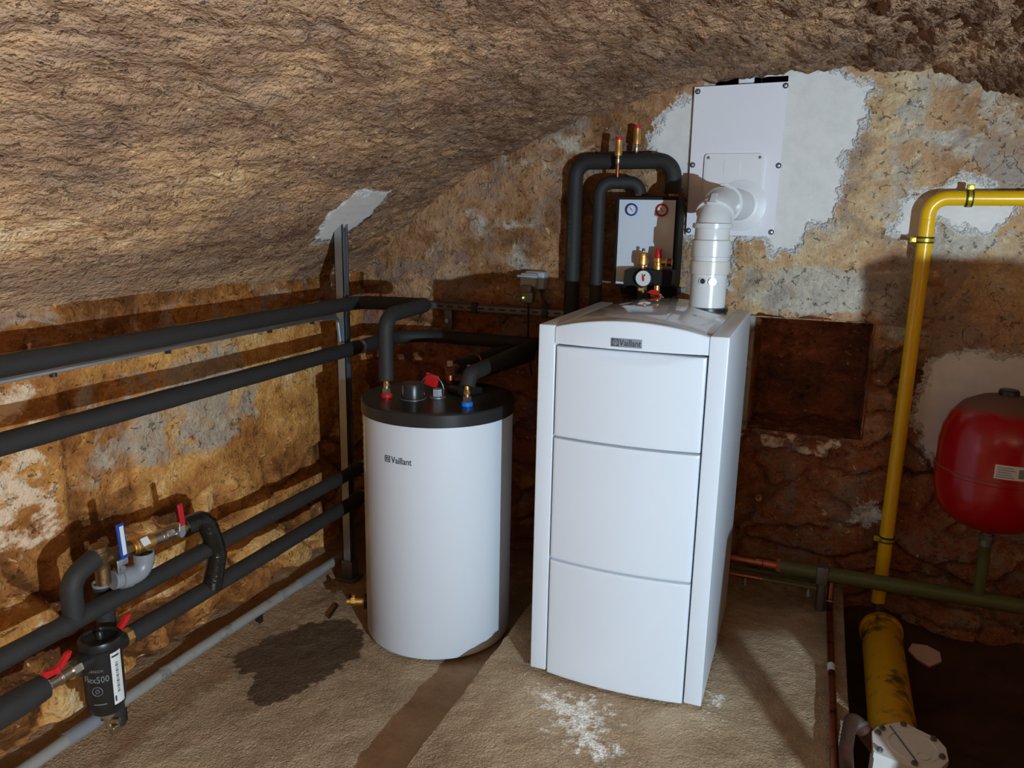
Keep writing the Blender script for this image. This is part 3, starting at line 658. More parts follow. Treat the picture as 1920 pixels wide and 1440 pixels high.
tp = MB(); tp.cyl(p0-n0*.004, p0+n0*.010, .014); tp.cyl(p0+n0*.01, p0+n0*.016, .011); tp.ring(p0+n0*.016, n0, .007, .0015)
part('test_port', tp, 'flue', bs)
a = math.radians(-101); p0 = Vector(fpt(a, 1.377)); n0 = Vector((math.cos(a), math.sin(a), 0))
part('open_port', MB().lathe([(.013, -.003), (.013, .004), (.010, .004), (.010, .0)], p0, n0, 24, caps=False), 'flue', bs)
part('port_hole', MB().cyl(p0-n0*.003, p0+n0*.001, .0102), 'ink', bs, 'dark open port')

# ------------------------------------------------------------------ wall panel and plate
t = thing('wall_panel', 'tall white sheet metal panel screwed to the back wall behind the flue', 'panel', (.464, 1.11, 1.53))
import bmesh
def quadplate(c4, y, th, mb=None):
    mb = mb or MB(); vs = [(x, y, z) for x, z in c4]+[(x, y+th, z) for x, z in c4]
    return mb.add(vs, [(0, 1, 2, 3), (7, 6, 5, 4), (0, 4, 5, 1), (1, 5, 6, 2), (2, 6, 7, 3), (3, 7, 4, 0)])
part('sheet', quadplate([(.279, 2.136), (.282, 1.530), (.645, 1.533), (.650, 2.143)], 1.098, .006), 'panel', t)
for x, z in ((.293, 2.118), (.640, 2.128), (.283+.008, 1.822), (.640, 1.818), (.292, 1.548), (.634, 1.55)):
    sc = part('screw', MB().lathe([(.0085, 0), (.0085, .002), (.006, .005), (0, .006)], (x, 1.098, z), (0, -1, 0), 16), 'zinc', t)
    part('washer', MB().ring((x, 1.0965, z), (0, 1, 0), .009, .0022, 16), 'ink', sc)
t = thing('flue_cover_plate', 'square white plastic cover plate around the flue on the tall panel', 'plate', (.463, 1.09, 1.56))
def rrect(x0, x1, z0, z1, r, n=5):
    out = []
    for cx, cz, a0 in ((x1-r, z1-r, 0), (x0+r, z1-r, PI/2), (x0+r, z0+r, PI), (x1-r, z0+r, 1.5*PI)):
        for k in range(n+1): out.append((cx+r*math.cos(a0+PI/2*k/n), cz+r*math.sin(a0+PI/2*k/n)))
    return out
pm = MB(); pm.prism(rrect(.342, .583, 1.562, 1.866, .014), (0, 1.0975, 0), (1, 0, 0), (0, 0, 1), (0, -1, 0), .012)
pm.prism(rrect(.348, .577, 1.568, 1.860, .012), (0, 1.0855, 0), (1, 0, 0), (0, 0, 1), (0, -1, 0), .0025)
part('cover', pm, 'plate', t)
part('raised_square', MB().prism(rrect(.424, .490, 1.776, 1.838, .003), (0, 1.083, 0), (1, 0, 0), (0, 0, 1), (0, -1, 0), .002), 'plate', t)
for x, z in ((.358, 1.850), (.566, 1.850), (.561, 1.582), (.360, 1.580)):
    part('screw', MB().lathe([(.006, 0), (.006, .002), (0, .003)], (x, 1.083, z), (0, -1, 0), 14), 'steel_dark', t)

# ------------------------------------------------------------------ pump station
YF = .94
t = thing('pump_station', 'black foam-cased pump station with white front plate and two dial thermometers', 'pump station', (.14, 1.02, 1.31))
part('foam_casing', MB().box(.006, .272, YF+.012, 1.10, 1.306, 1.688, .012), 'epp', t)
part('front_frame', MB().box(.006, .268, YF+.002, YF+.03, 1.309, 1.685, .004), 'epp', t)
fp = part('front_plate', MB().box(.020, .258, YF-.004, YF+.006, 1.318, 1.672, .001), 'face_plate', t, 'white front plate')
for gx, colr, nm in ((.075, 'blue_lever', 'blue'), (.2035, 'red_lever', 'red')):
    g = part('thermometer', MB().lathe([(.026, .0), (.026, -.008), (.021, -.011), (.019, -.006)], (gx, YF-.003, 1.631), (0, 1, 0), 36, caps=False), colr, t, nm+' ringed dial thermometer')
    part('dial', MB().cyl((gx, YF-.0085, 1.631), (gx, YF-.003, 1.631), .0195, 32), 'dial', g)
    nd = MB(); nd.add([(gx-.010, YF-.0095, 1.640), (gx-.008, YF-.0095, 1.642), (gx+.007, YF-.0095, 1.6245), (gx+.005, YF-.0095, 1.623)], [(0, 1, 2, 3)])
    for k in range(9):
        a = math.radians(-30+k*30); c_, s_2 = math.cos(a), math.sin(a)
        nd.add([(gx+.0165*c_-.0006*s_2, YF-.0092, 1.631+.0165*s_2+.0006*c_), (gx+.0165*c_+.0006*s_2, YF-.0092, 1.631+.0165*s_2-.0006*c_), (gx+.0135*c_+.0006*s_2, YF-.0092, 1.631+.0135*s_2-.0006*c_), (gx+.0135*c_-.0006*s_2, YF-.0092, 1.631+.0135*s_2+.0006*c_)], [(0, 1, 2, 3)])
    part('needle', nd, 'ink', g)
part('wall_bracket', MB().box(-.012, .008, 1.085, 1.10, 1.312, 1.33), 'zinc', t); part('wall_bracket', MB().box(.270, .30, 1.085, 1.10, 1.285, 1.30), 'zinc', t)
for x in (.085, .226): part('union', MB().cyl((x, 1.03, 1.684), (x, 1.03, 1.712), .019).hexn((x, 1.03, 1.690), (x, 1.03, 1.706), .026), 'copper', t)
bt = MB(); bt.cyl((.085, 1.03, 1.20), (.085, 1.03, 1.308), .026); bt.cyl((.226, 1.03, 1.20), (.226, 1.03, 1.308), .026); bt.box(.03, .28, .985, 1.09, 1.27, 1.308, .01)
part('lower_connections', bt, 'epp', t)

# safety group in front of it
SY = .84
t = thing('safety_group', 'black foam safety block with white pressure gauge hanging in front of the pump station', 'safety valve group', (.18, SY, 1.31))
blk = MB(); pl = [(.076, 1.330), (.082, 1.324), (.122, 1.322), (.150, 1.300+.012), (.178, 1.322), (.2, 1.336), (.228, 1.326), (.262, 1.322), (.277, 1.328), (.279, 1.382), (.272, 1.390), (.19, 1.388), (.155, 1.391), (.088, 1.388), (.079, 1.380)]
blk.prism(pl, (0, SY, 0), (1, 0, 0), (0, 0, 1), (0, 1, 0), .085)
part('foam_block', blk, 'epp', t)
gz = 1.354; gx = .163
g = part('pressure_gauge', MB().lathe([(.036, .0), (.036, -.018), (.033, -.020), (.031, -.014)], (gx, SY, gz), (0, 1, 0), 40, caps=False), 'black_plastic', t, 'round white pressure gauge')
part('dial', MB().cyl((gx, SY-.015, gz), (gx, SY-.012, gz), .0315, 36), 'dial', g)
nd = MB(); nd.prism([(-.004, -.012), (.004, -.012), (.002, .004), (-.005, .020), (-.007, .019)], (gx, SY-.0155, gz), (1, 0, 0), (0, 0, 1), (0, -1, 0), .001); nd.cyl((gx, SY-.0155, gz), (gx, SY-.018, gz), .0055, 14)
part('needle', nd, 'red', g, 'red needle')
part('green_mark', MB().prism([(.0, .005), (.010, .014), (.005, .019), (-.001, .012)], (gx, SY-.0152, gz), (1, 0, 0), (0, 0, 1), (0, -1, 0), .0008), 'green', g)
av = MB().lathe([(.009, 1.388), (.012, 1.398), (.012, 1.404), (.021, 1.408), (.0215, 1.427), (.0225, 1.428), (.0225, 1.434), (.0205, 1.436), (.0205, 1.452), (.017, 1.457), (.005, 1.459), (.005, 1.465)], (.147, SY+.035, 0), seg=28)
v_ = part('air_vent', av, 'brass', t); part('vent_cap', MB().cyl((.147, SY+.035, 1.463), (.147, SY+.035, 1.474), .006, 12), 'black_plastic', v_)
sv = MB().lathe([(.015, 1.386), (.018, 1.390), (.018, 1.404), (.015, 1.406), (.015, 1.418), (.018, 1.421), (.018, 1.436), (.015, 1.440)], (.211, SY+.035, 0), seg=28); sv.cyl((.211, SY+.035, 1.421), (.252, SY+.035, 1.421), .013)
s_v = part('safety_valve', sv, 'brass', t)
part('valve_cap', MB().lathe([(.0175, 1.436), (.0185, 1.440), (.0155, 1.472), (.013, 1.476), (0, 1.476)], (.211, SY+.035, 0), seg=24), 'red', s_v, 'red plastic cap')
part('outlet_nipple', MB().cyl((.247, SY+.035, 1.421), (.268, SY+.035, 1.421), .0165), 'copper', s_v); part('seal_tape', MB().cyl((.243, SY+.035, 1.421), (.249, SY+.035, 1.421), .0168), 'paper', s_v)
ct = MB(); ct.hexn((.150, SY+.03, 1.298), (.150, SY+.03, 1.318), .021); part('brass_nut', ct, 'brass', t)
part('hose_socket', MB().cyl((.152, SY+.03, 1.262), (.152, SY+.03, 1.300), .022), 'black_plastic', t); part('steel_nut', MB().hexn((.153, SY+.03, 1.246), (.153, SY+.03, 1.264), .0185), 'nickel', t)
fv = MB(); fv.cyl((.215, SY+.02, 1.27), (.215, SY+.02, 1.325), .012); fv.cyl((.205, SY-.01, 1.290), (.235, SY+.03, 1.270), .012); fv.hexn((.222, SY-.005, 1.283), (.230, SY+.002, 1.268), .017)
f_ = part('fill_valve', fv, 'brass', t)
wg = MB(); wg.prism([(-.03, -.002), (-.012, .010), (.012, .008), (.026, -.006), (.012, -.012), (-.01, -.008)], (.212, SY-.014, 1.300), (1, 0, 0), (0, .4, 1), (0, -1, 0), .006)
part('wing_handle', wg, 'red', f_); part('chain_ring', MB().ring((.228, SY-.01, 1.276), (.3, 1, 0), .018, .0028), 'paper', f_)

# ------------------------------------------------------------------ insulated pipes
def pipe(name, label, pts, r, fil, mat='foam', cat='pipe', group=None, seg=24, rfun=None):
    t = thing(name, label, cat, pts[0] if pts[0][2] <= pts[-1][2] else pts[-1], group); part('insulation', MB().tube(pts, r, fil, seg, rfun=rfun), mat, t, sharp=60); return t
PG = 'black insulated pipes'
def clampring(t, p, d, r, nm='pipe_clamp', mat='zinc'):
    return part(nm, MB().lathe([(r-.004, -.009), (r+.003, -.009), (r+.003, .009), (r-.004, .009)], p, d, 28, caps=False), mat, t)
wv_ = lambda s, k: 1+.02*math.sin(k*1.9)+.015*math.sin(k*.7)
t = pipe('insulated_pipe', 'black insulated pipe looping highest above the pump station', [(-.213, 1.055, .9), (-.213, 1.055, 1.835), (.226, 1.03, 1.835), (.226, 1.03, 1.70)], .0335, .07)
part('seam', MB().ring((.0, 1.043, 1.835), (1, 0, 0), .0336, .0012), 'ink', t); part('seam', MB().ring((-.213, 1.055, 1.625), (0, 0, 1), .0338, .0012), 'ink', t)
ptx = text_mb('ISOLIERUNG 22 x 13', .018, lambda x, y, d: (-.213+.0340*math.sin(y/.034-.35), 1.055-.0340*math.cos(y/.034-.35)-d, 1.50+x), .0003)
part('pipe_print', ptx, 'green', t, 'faint olive print running up the foam')
t = pipe('insulated_pipe', 'black insulated pipe making the lower, inner loop into the pump station', [(-.082, .99, .9), (-.082, .99, 1.745), (.085, 1.025, 1.745), (.085, 1.03, 1.70)], .0275, .055)
part('seam', MB().ring((-.082, .99, 1.56), (0, 0, 1), .0278, .0012), 'ink', t); part('seam', MB().ring((.0, 1.007, 1.745), (1, .2, 0), .0278, .0012), 'ink', t)
def vent(x, y, z0, zb, label):
    t = thing('air_vent', label, 'air vent', (x, y, z0), 'brass air vents on the pipe loops')
    part('riser', MB().cyl((x, y, z0), (x, y, zb-.03), .0075), 'copper', t)
    part('valve_body', MB().lathe([(.008, zb-.035), (.011, zb-.03), (.011, zb-.012), (.008, zb-.01), (.008, zb)], (x, y, 0), seg=20), 'nickel', t)
    part('float_chamber', MB().lathe([(.009, zb-.002), (.0155, zb), (.0155, zb+.028), (.0148, zb+.030), (.0148, zb+.066)], (x, y, 0), seg=24), 'brass', t)
    part('cap', MB().lathe([(.0155, zb+.064), (.0155, zb+.074), (.013, zb+.077), (0, zb+.077)], (x, y, 0), seg=20), 'red', t, 'red cap')
vent(-.001, .965, 1.765, 1.852, 'brass air vent with red cap in front of the upper pipe loop')
vent(.057, 1.047, 1.862, 1.905, 'brass air vent with red cap standing on the upper pipe loop')

BAY[:] = [1.067, Vector((-.0555, .1595, -.1075))]
PX = -.93
t = pipe('insulated_pipe', 'uppermost black insulated pipe on the left wall, dropping onto the red tank outlet', [(PX, -1.9, 1.232), (PX, .39, 1.235), (-.612, .39, 1.243), (-.608, .058, 1.235), (-.608, .058, 1.0)], .0275, [.06, .030, .06], rfun=wv_)
clampring(t, (PX, .405-.02, 1.235), (0, 1, 0), .028)
t = pipe('insulated_pipe', 'second black insulated pipe down on the left wall, turning behind the tank to the boiler', [(PX, -1.9, 1.05), (PX, .70, 1.048), (-.80, .78, 1.05), (.2, .80, 1.05)], .0285, [.25, .2], rfun=wv_)
clampring(t, (PX, .385, 1.048), (0, 1, 0), .029)
t = pipe('insulated_pipe', 'short black insulated pipe from behind the boiler onto the blue tank inlet', [(-.286, .066, 1.003), (-.286, .09, 1.045), (-.28, .80, 1.05)], .0285, [.03])
t = pipe('insulated_pipe', 'third black insulated pipe down on the left wall, with the valve assembly on it', [(PX, -1.9, .523), (PX, .95, .52)], .0265, 0, rfun=wv_)
part('branch', MB().tube([(PX, -1.035, .53), (PX, -1.035, .64), (PX, -.955, .668)], .0275, .05, 24), 'foam', t, sharp=60)
clampring(t, (PX, .385, .52), (0, 1, 0), .027)
t = pipe('insulated_pipe', 'lowest black insulated pipe on the left wall, running right from the filter', [(PX+.005, -.875, .392), (PX, -.5, .386), (PX, .95, .384)], .028, 0, rfun=wv_)
clampring(t, (PX, .385, .384), (0, 1, 0), .0285)
pipe('insulated_pipe', 'thick black insulated pipe end at the left frame edge, feeding the filter', [(-.905, -1.9, .405), (-.905, -1.16, .405)], .037, 0, rfun=lambda s, k: 1+.02*math.sin(k)+(.0 if s < .97 else -.12))
pipe('taped_pipe', 'shiny black taped pipe bow joining the two lower left pipes', [(PX, -.635, .632), (PX+.005, -.55, .635), (PX+.015, -.515, .50), (PX+.01, -.545, .388)], .0305, [.045, .07], 'tape', rfun=lambda s, k: 1+.05*math.sin(k*2.3)+.03*math.sin(k*5.1+1), seg=32)

# valves on the third pipe
def oct_(mb, p, q, r): return mb.cyl(p, q, r, 8)
t = thing('valve_assembly', 'brass valve assembly with blue and red levers on the left wall', 'valve assembly', (PX, -.8, .57))
a0_ = Vector((PX, -.955, .655)); a1_ = Vector((PX, -.635, .632)); ad = (a1_-a0_); L_ = ad.length; ad.normalize()
def A(sv): return a0_+ad*sv*L_
bp_ = MB(); bp_.cyl(A(-.02), A(.12), .021); bp_.lathe([(.019, 0), (.021, .03), (.027, .045), (.027, .06), (.024, .062), (.024, .075), (.012, .078)], A(.06)-Vector((0, 0, .03)), (0, -.1, 1), 24); bp_.cyl(A(.06)+Vector((0, 0, -.07)), A(.06), .020)
part('strainer', bp_, 'bronze', t)
bv = MB(); oct_(bv, A(.12), A(.22), .024); oct_(bv, A(.27), A(.36), .025); bv.cyl(A(.2), A(.3), .018)
vb = part('ball_valve', bv, 'bronze', t)
st_ = A(.16)+Vector((.028, 0, 0))
lv = MB(); lv.box(-.0025, .0025, -.011, .011, -.012, .03, .002, xf=Matrix.Translation(st_+Vector((.004, 0, -.035)))); lv.cyl(st_+Vector((0, 0, -.03)), st_+Vector((.014, 0, -.03)), .009, 6)
lv.box(-.0025, .0025, -.010, .012, -.012, .012, .002, xf=Matrix.Translation(st_+Vector((.006, .012, -.012))))
lvm = part('lever_plate', lv, 'zinc', vb)
part('blue_lever', MB().box(-.004, .004, -.0125, .0125, 0, .105, .003, xf=Matrix.Translation(st_+Vector((.008, .012, -.005))) @ Matrix.Rotation(.06, 4, 'X')), 'blue_lever', vb, 'blue lever')
part('lever_label', MB().box(.0038, .0046, -.006, .007, .012, .098, xf=Matrix.Translation(st_+Vector((.008, .012, -.005))) @ Matrix.Rotation(.06, 4, 'X')), 'paper', vb, 'white printed strip')
rg = MB(); rg.cyl(A(.34), A(.60), .0225); rg.cyl(A(.37), A(.50), .0265); rg.ring(A(.40), ad, .0262, .002); rg.ring(A(.47), ad, .0262, .002); rg.cyl(A(.50)-Vector((0, 0, .045)), A(.50), .014)
rp = part('pressure_reducer', rg, 'brass', t)
part('white_sticker', MB().box(-.0008, .0008, -.013, .013, -.012, .012, xf=Matrix.Translation(A(.47)+Vector((.0235, -.0, .0155))) @ Matrix.Rotation(-.6, 4, 'Y')), 'paper', rp)
nv = MB(); nv.cyl(A(.58), A(.78), .019); oct_(nv, A(.74), A(.88), .024); nv.cyl(A(.70), A(.76), .021)
nvp = part('check_valve', nv, 'nickel', t)
st2 = A(.87)+Vector((.026, 0, 0)); lv = MB(); lv.cyl(st2+Vector((-.01, 0, 0)), st2+Vector((.010, 0, 0)), .012, 10); lv.box(-.002, .003, -.010, .012, -.008, .035, .0015, xf=Matrix.Translation(st2+Vector((.005, .003, 0))))
part('lever_plate', lv, 'zinc', nvp)
part('red_lever', MB().box(-.004, .004, -.010, .010, 0, .072, .004, xf=Matrix.Translation(st2+Vector((.008, .006, .025))) @ Matrix.Rotation(.12, 4, 'X')), 'red_lever', nvp, 'red lever')
part('end_union', MB().cyl(A(.88), A(1.02), .018).hexn(A(.93), A(.98), .023), 'brass', t)
# drain cup and grey elbow
t = thing('drain_elbow', 'grey plastic drain elbow under the brass valve assembly', 'drain pipe', (PX, -.82, .55))
EX = PX+.030
part('elbow', MB().tube([(EX-.02, -.915, .585), (EX, -.822, .572), (EX, -.822, .622)], .0265, .034, 26), 'pvc_clean', t, sharp=60)
part('socket_rim', MB().lathe([(.0265, 0), (.030, .001), (.030, .030), (.0265, .031)], (EX-.014, -.895, .5822), (.2, .93, -.13), 28), 'pvc_clean', t)
part('socket_rim', MB().lathe([(.0265, 0), (.0295, .001), (.0295, .024), (.025, .024), (.025, .002)], (EX, -.822, .610), (0, 0, 1), 28, caps=False), 'pvc_clean', t)
part('mouth', MB().cyl((EX, -.822, .60), (EX, -.822, .626), .0252), 'ink', t, 'dark open mouth')
t = thing('drain_downpipe', 'black drain downpipe with grey funnel mouth, behind the third left pipe', 'drain pipe', (-.985, -.895, .10))
part('pipe', MB().cyl((-.985, -.895, .10), (-.985, -.895, .548), .0265), 'foam', t)
part('funnel', MB().lathe([(.024, .545), (.027, .549), (.0275, .558), (.025, .558), (.02, .552)], (-.985, -.895, 0), seg=28, caps=False), 'pvc_clean', t)

# filter
FXx, FYy = -.905, -.985
t = thing('heating_filter', 'black canister filter with white barcode label and two red wing valves', 'filter', (FXx, FYy, .19))
can = part('canister', MB().lathe([(.022, .226), (.040, .234), (.0495, .256), (.0515, .275), (.0515, .428), (.056, .433), (.057, .447), (.054, .455), (.047, .456), (.045, .449), (.012, .446)], (FXx, FYy, 0), seg=48), 'black_plastic', t)
part('air_screw', MB().lathe([(.010, .444), (.010, .463), (.006, .470), (0, .470)], (FXx, FYy, 0), seg=16), 'black_plastic', t)
def fcyl(ang, z, d): return (FXx+(.0515+d)*math.cos(ang), FYy+(.0515+d)*math.sin(ang), z)
def fplate(mb, a0, a1, z0, z1, d, n=6):
    vs = []; fs = []
    for k in range(n+1):
        a = a0+(a1-a0)*k/n; vs += [fcyl(a, z0, d), fcyl(a, z1, d), fcyl(a, z0, -.001), fcyl(a, z1, -.001)]
    for k in range(n): b = k*4; fs += [(b, b+4, b+5, b+1), (b+1, b+5, b+7, b+3), (b, b+2, b+6, b+4)]
    fs += [(0, 1, 3, 2), (n*4, n*4+2, n*4+3, n*4+1)]; return mb.add(vs, fs)
FA = math.atan2(-2.381-FYy, .829-FXx)
lb = part('barcode_label', fplate(MB(), FA+.38, FA+1.02, .266, .420, .0006), 'paper', can, 'white label with barcode')
pb = MB(); fplate(pb, FA+.44, FA+.86, .407, .412, .0012)
for k in range(18): fplate(pb, FA+.60, FA+.60+.16, .300+k*.0052, .300+k*.0052+(.0016 if k % 3 else .003), .0012, 2)
fplate(pb, FA+.44, FA+.52, .276, .292, .0012, 2)
part('barcode', pb, 'ink', can)
tt = text_mb('Flex500', .027, lambda x, y, d: fcyl(FA-.42+x/.0515*.8, .352+y, d+.0006), .0004)
part('print', text_mb('FERNOX', .011, lambda x, y, d: fcyl(FA-.42+x/.0515, .378+y, d+.0006), .0003), 'pale_print', can)
part('print', fplate(MB(), FA-.62, FA+.02, .277, .2795, .0008), 'pale_print', can)
part('print', tt, 'pale_print', can, 'pale maker lettering')
rg_ = Vector(fcyl(FA-.38, .318, 0)); nn = Vector((math.cos(FA-.38), math.sin(FA-.38), 0))
part('round_mark', MB().ring(rg_, nn, .013, .0009, 28).ring(rg_, nn, .005, .0009, 16), 'pale_print', can)
part('port', MB().cyl((FXx, FYy-.035, .405), (FXx, FYy-.078, .405), .028), 'black_plastic', t)
sk = MB(); sk.cyl((FXx, FYy+.035, .405), (FXx-.012, FYy+.075, .398), .026)
part('port', sk, 'black_plastic', t)
vl = MB(); vl.cyl((FXx, -1.165, .405), (FXx, -1.06, .405), .0175); oct_(vl, (FXx, -1.085, .405), (FXx, -1.06, .405), .0245); vl.hexn((FXx, -1.165, .405), (FXx, -1.15, .405), .022); vl.ring((FXx, -1.115, .405), (0, 1, 0), .018, .003)
vp = part('inlet_valve', vl, 'nickel', t)
def wing(p, ang):
    mb = MB(); mb.prism([(-.043, .010), (-.040, -.004), (-.012, -.010), (.012, -.008), (.036, .006), (.044, .018), (.030, .020), (.010, .006), (-.012, .004), (-.032, .014)], p, (math.sin(ang)*.15, math.cos(ang), .18), (0, -.18, 1), (1, 0, 0), .012)
    mb.cyl(Vector(p)+Vector((.006, 0, -.016)), Vector(p)+Vector((.006, 0, .004)), .008); return mb
part('wing_handle', wing((FXx-.004, -1.118, .438), 0), 'red', vp, 'red wing handle')
v2 = MB(); v2.cyl((FXx-.010, FYy+.07, .399), (PX+.005, -.865, .392), .0175); oct_(v2, (FXx-.018, FYy+.085, .396), (PX+.005, -.868, .392), .027)
vq = part('outlet_valve', v2, 'brass', t)
part('wing_handle', wing((FXx-.022, FYy+.075, .438), 0), 'red', vq, 'red wing handle')
dr = MB(); dr.hexn((FXx, FYy, .212), (FXx, FYy, .230), .022); dr.cyl((FXx, FYy, .175), (FXx, FYy, .215), .012); dr.cyl((FXx+.002, FYy-.004, .196), (FXx+.030, FYy+.01, .196), .009); dr.box(FXx+.01, FXx+.03, FYy-.012, FYy+.012, .160, .185, .003)
part('drain_cock', dr, 'nickel', t)

# ------------------------------------------------------------------ strut, rails, grey floor pipe
t = thing('strut_post', 'upright galvanised strut post carrying the left wall pipes', 'post', (-.985, .36, 0))
def channel(x0, x1, y0, y1, z0, z1, th=.003, lip=.009):
    mb = MB(); mb.box(x0, x0+th, y0, y1, z0, z1); mb.box(x0, x1, y0, y0+th, z0, z1); mb.box(x0, x1, y1-th, y1, z0, z1)
    mb.box(x1-th, x1, y0, y0+lip, z0, z1); mb.box(x1-th, x1, y1-lip, y1, z0, z1); return mb
part('channel', channel(-1.008, -.967, .34, .381, .0, 1.60), 'zinc', t)
part('foot_plate', MB().box(-1.03, -.945, .315, .405, 0, .008, .002).box(-1.014, -.961, .334, .387, .008, .09, .002), 'steel_dark', t)
for z in (1.235, 1.048, .52, .384):
    cl_ = MB(); cl_.cyl((-.967, .372, z), (-.955, .372, z), .010, 8); cl_.box(-.972, -.964, .345, .379, z-.016, z+.016, .002); part('pipe_bracket', cl_, 'zinc', t)
t = thing('support_rail', 'thin galvanised rail running beneath the uppermost left pipe', 'rail', (-.975, -.8, 1.18))
part('rail', MB().box(-.990, -.950, -1.9, .26, 1.1865, 1.1965, .002), 'zinc', t)
part('bent_bracket', MB().tube([(-.985, .20, 1.182), (-.985, .315, 1.178), (-.985, .332, 1.07)], .009, .03, 10), 'zinc', t)
for y in (-1.0, -.62, -.15, .1): part('rail_bolt', MB().cyl((-.955, y, 1.178), (-.955, y, 1.188), .009, 8), 'black_plastic', t)
t = thing('grey_floor_pipe', 'long grey plastic drain pipe lying along the foot of the left wall', 'pipe', (-1.09, -.4, .03))
part('pipe', MB().tube([(-1.092, -1.9, .068), (-1.098, -.5, .068), (-1.062, .47, .066)], .0195, 0, 22), 'pvc_grey', t)
for y, ln in ((.17, .13), (.0, .022), (.20, .02), (-.92, .12), (-.60, .02)):
    x = -1.098+(.036*(y+.5)/.97 if y > -.5 else .0)
    part('coupling', MB().cyl((x, y-ln/2, .068), (x+.0037*ln*10, y+ln/2, .0675), .0222, 24), 'pvc_clean' if y > -.1 or y < -.9 else 'pvc_grey', t)
for y in (-.78, -.12, -1.12): part('support_peg', MB().box(-1.108, -1.086, y-.012, y+.012, -.01, .05, .003), 'black_plastic', t)

BAY[:] = [1.0, Vector((0, 0, 0))]
# back wall rail
t = thing('perforated_rail', 'perforated steel mounting rail on the back wall behind the tank', 'rail', (-.5, 1.08, 1.14))
rb = MB(); rb.box(-.99, .0, 1.055, 1.062, 1.138, 1.172, .001); rb.box(-.99, .0, 1.055, 1.10, 1.169, 1.172); rb.box(-.99, .0, 1.055, 1.10, 1.138, 1.141)
part('channel', rb, 'steel_dark', t)
for k in range(18): part('slot', MB().box(-.955+k*.055, -.955+k*.055+.030, 1.0535, 1.0556, 1.151, 1.159), 'ink', t)
for x in (-.70, -.34): part('rail_clip', MB().box(x-.014, x+.014, 1.045, 1.075, 1.130, 1.182, .003), 'black_plastic', t)
part('hanger', MB().box(-.865, -.825, 1.060, 1.10, 1.04, 1.14, .002), 'steel_dark', t); part('hanger_bolt', MB().cyl((-.845, 1.045, 1.085), (-.845, 1.062, 1.085), .011, 8), 'zinc', t)
t = thing('power_switch', 'grey surface socket with plug and small green light on the back wall', 'socket', (-.40, 1.08, 1.19))
part('back_box', MB().box(-.443, -.345, 1.045, 1.115, 1.262, 1.345, .010), 'switch_grey', t); part('hood', MB().box(-.452, -.372, 1.01, 1.06, 1.275, 1.338, .008), 'switch_grey', t)
part('flap', MB().box(-.462, -.452+.09, .995, 1.02, 1.318, 1.330, .004), 'switch_grey', t)
pb_ = part('plug', MB().box(-.445, -.385, 1.005, 1.05, 1.20, 1.255, .006).box(-.44, -.39, .995, 1.04, 1.25, 1.285, .005), 'steel_dark', t); part('indicator', MB().cyl((-.430, 1.0055, 1.225), (-.430, .999, 1.225), .0042, 14), 'led', pb_, 'tiny lit green lamp')
part('cable', MB().tube([(-.415, 1.03, 1.21), (-.414, 1.035, 1.13), (-.42, 1.05, 1.0), (-.40, 1.06, .85)], .005, .05, 10), 'cable', t); part('cable', MB().tube([(-.36, 1.05, 1.265), (-.355, 1.05, 1.23), (-.325, 1.06, 1.18)], .007, .03, 10), 'cable', t)

BAY[:] = [1.067, Vector((-.0555, .1595, -.1075))]
# two insulated fittings behind the tank
t = thing('insulated_fitting', 'short black insulated copper pipes with vent screws behind the tank lid', 'pipe fitting', (-.45, .40, .95))
for x, z, y0 in ((-.505, .99, .38), (-.408, .985, .36)):
    c = part('copper_elbow', MB().tube([(x, y0, z-.10), (x, y0, z), (x+.03, y0+.12, z+.006)], .018, .02, 18).hexn((x, y0-.004, z-.02), (x, y0-.004, z+.012), .022), 'copper', t)
    part('vent_screw', MB().hexn((x, y0, z+.014), (x, y0, z+.034), .013), 'paper', c)
    part('insulation', MB().tube([(x+.012, y0+.05, z+.004), (x+.10, y0+.40, z+.02)], .032, 0, 22), 'foam', t)
    part('copper_ring', MB().ring((x+.040, y0+.16, z+.008), (.25, 1, .03), .0325, .004), 'copper', t)

BAY[:] = [1.0, Vector((0, 0, 0))]
# ------------------------------------------------------------------ right side: gas, green pipe, vessel
YX, YY = 1.205, 1.045
t = thing('gas_pipe', 'yellow gas pipe rising up the back wall and bending right', 'gas pipe', (YX, YY, .0))
part('pipe', MB().tube([(YX, YY, .01), (YX, YY, 1.692), (2.15, YY, 1.700)], .0275, .062, 28), 'yellow', t, sharp=60)
part('elbow_seam', MB().ring((YX, YY, 1.612), (0, 0, 1), .0277, .0016), 'yellow', t)
def gclamp(p, d, ear):
    g = part('pipe_clamp', MB().lathe([(.0275, -.012), (.0325, -.012), (.0325, -.006), (.0275, -.006)], p, d, 28, caps=False).lathe([(.0275, .006), (.0325, .006), (.0325, .012), (.0275, .012)], p, d, 28, caps=False), 'clip_rubber', t)
    b = MB().lathe([(.0275, -.006), (.0338, -.006), (.0338, .006), (.0275, .006)], p, d, 28, caps=False); e = Vector(p)+Vector(ear)*.041
    b.box(-.012, .012, -.010, .010, -.010, .010, .002, xf=Matrix.Translation(e)); b.cyl(e+Vector((0, -.01, 0)), e+Vector((0, -.016, 0)), .007, 8)
    b.cyl(Vector(p)+Vector((0, .03, 0)), Vector(p)+Vector((0, .055, 0)), .005, 8); part('clamp_band', b, 'clip_yellow', g)
gclamp((YX, YY, 1.535), (0, 0, 1), (-1, 0, 0)); gclamp((1.335, YY, 1.693), (1, 0, 0), (0, 0, 1)); gclamp((YX, YY, .30), (0, 0, 1), (-.9, -.3, 0))
t = thing('gas_main', 'fat dirty yellow pipe running from the gas meter toward the back wall', 'gas pipe', (1.21, .6, -.14))
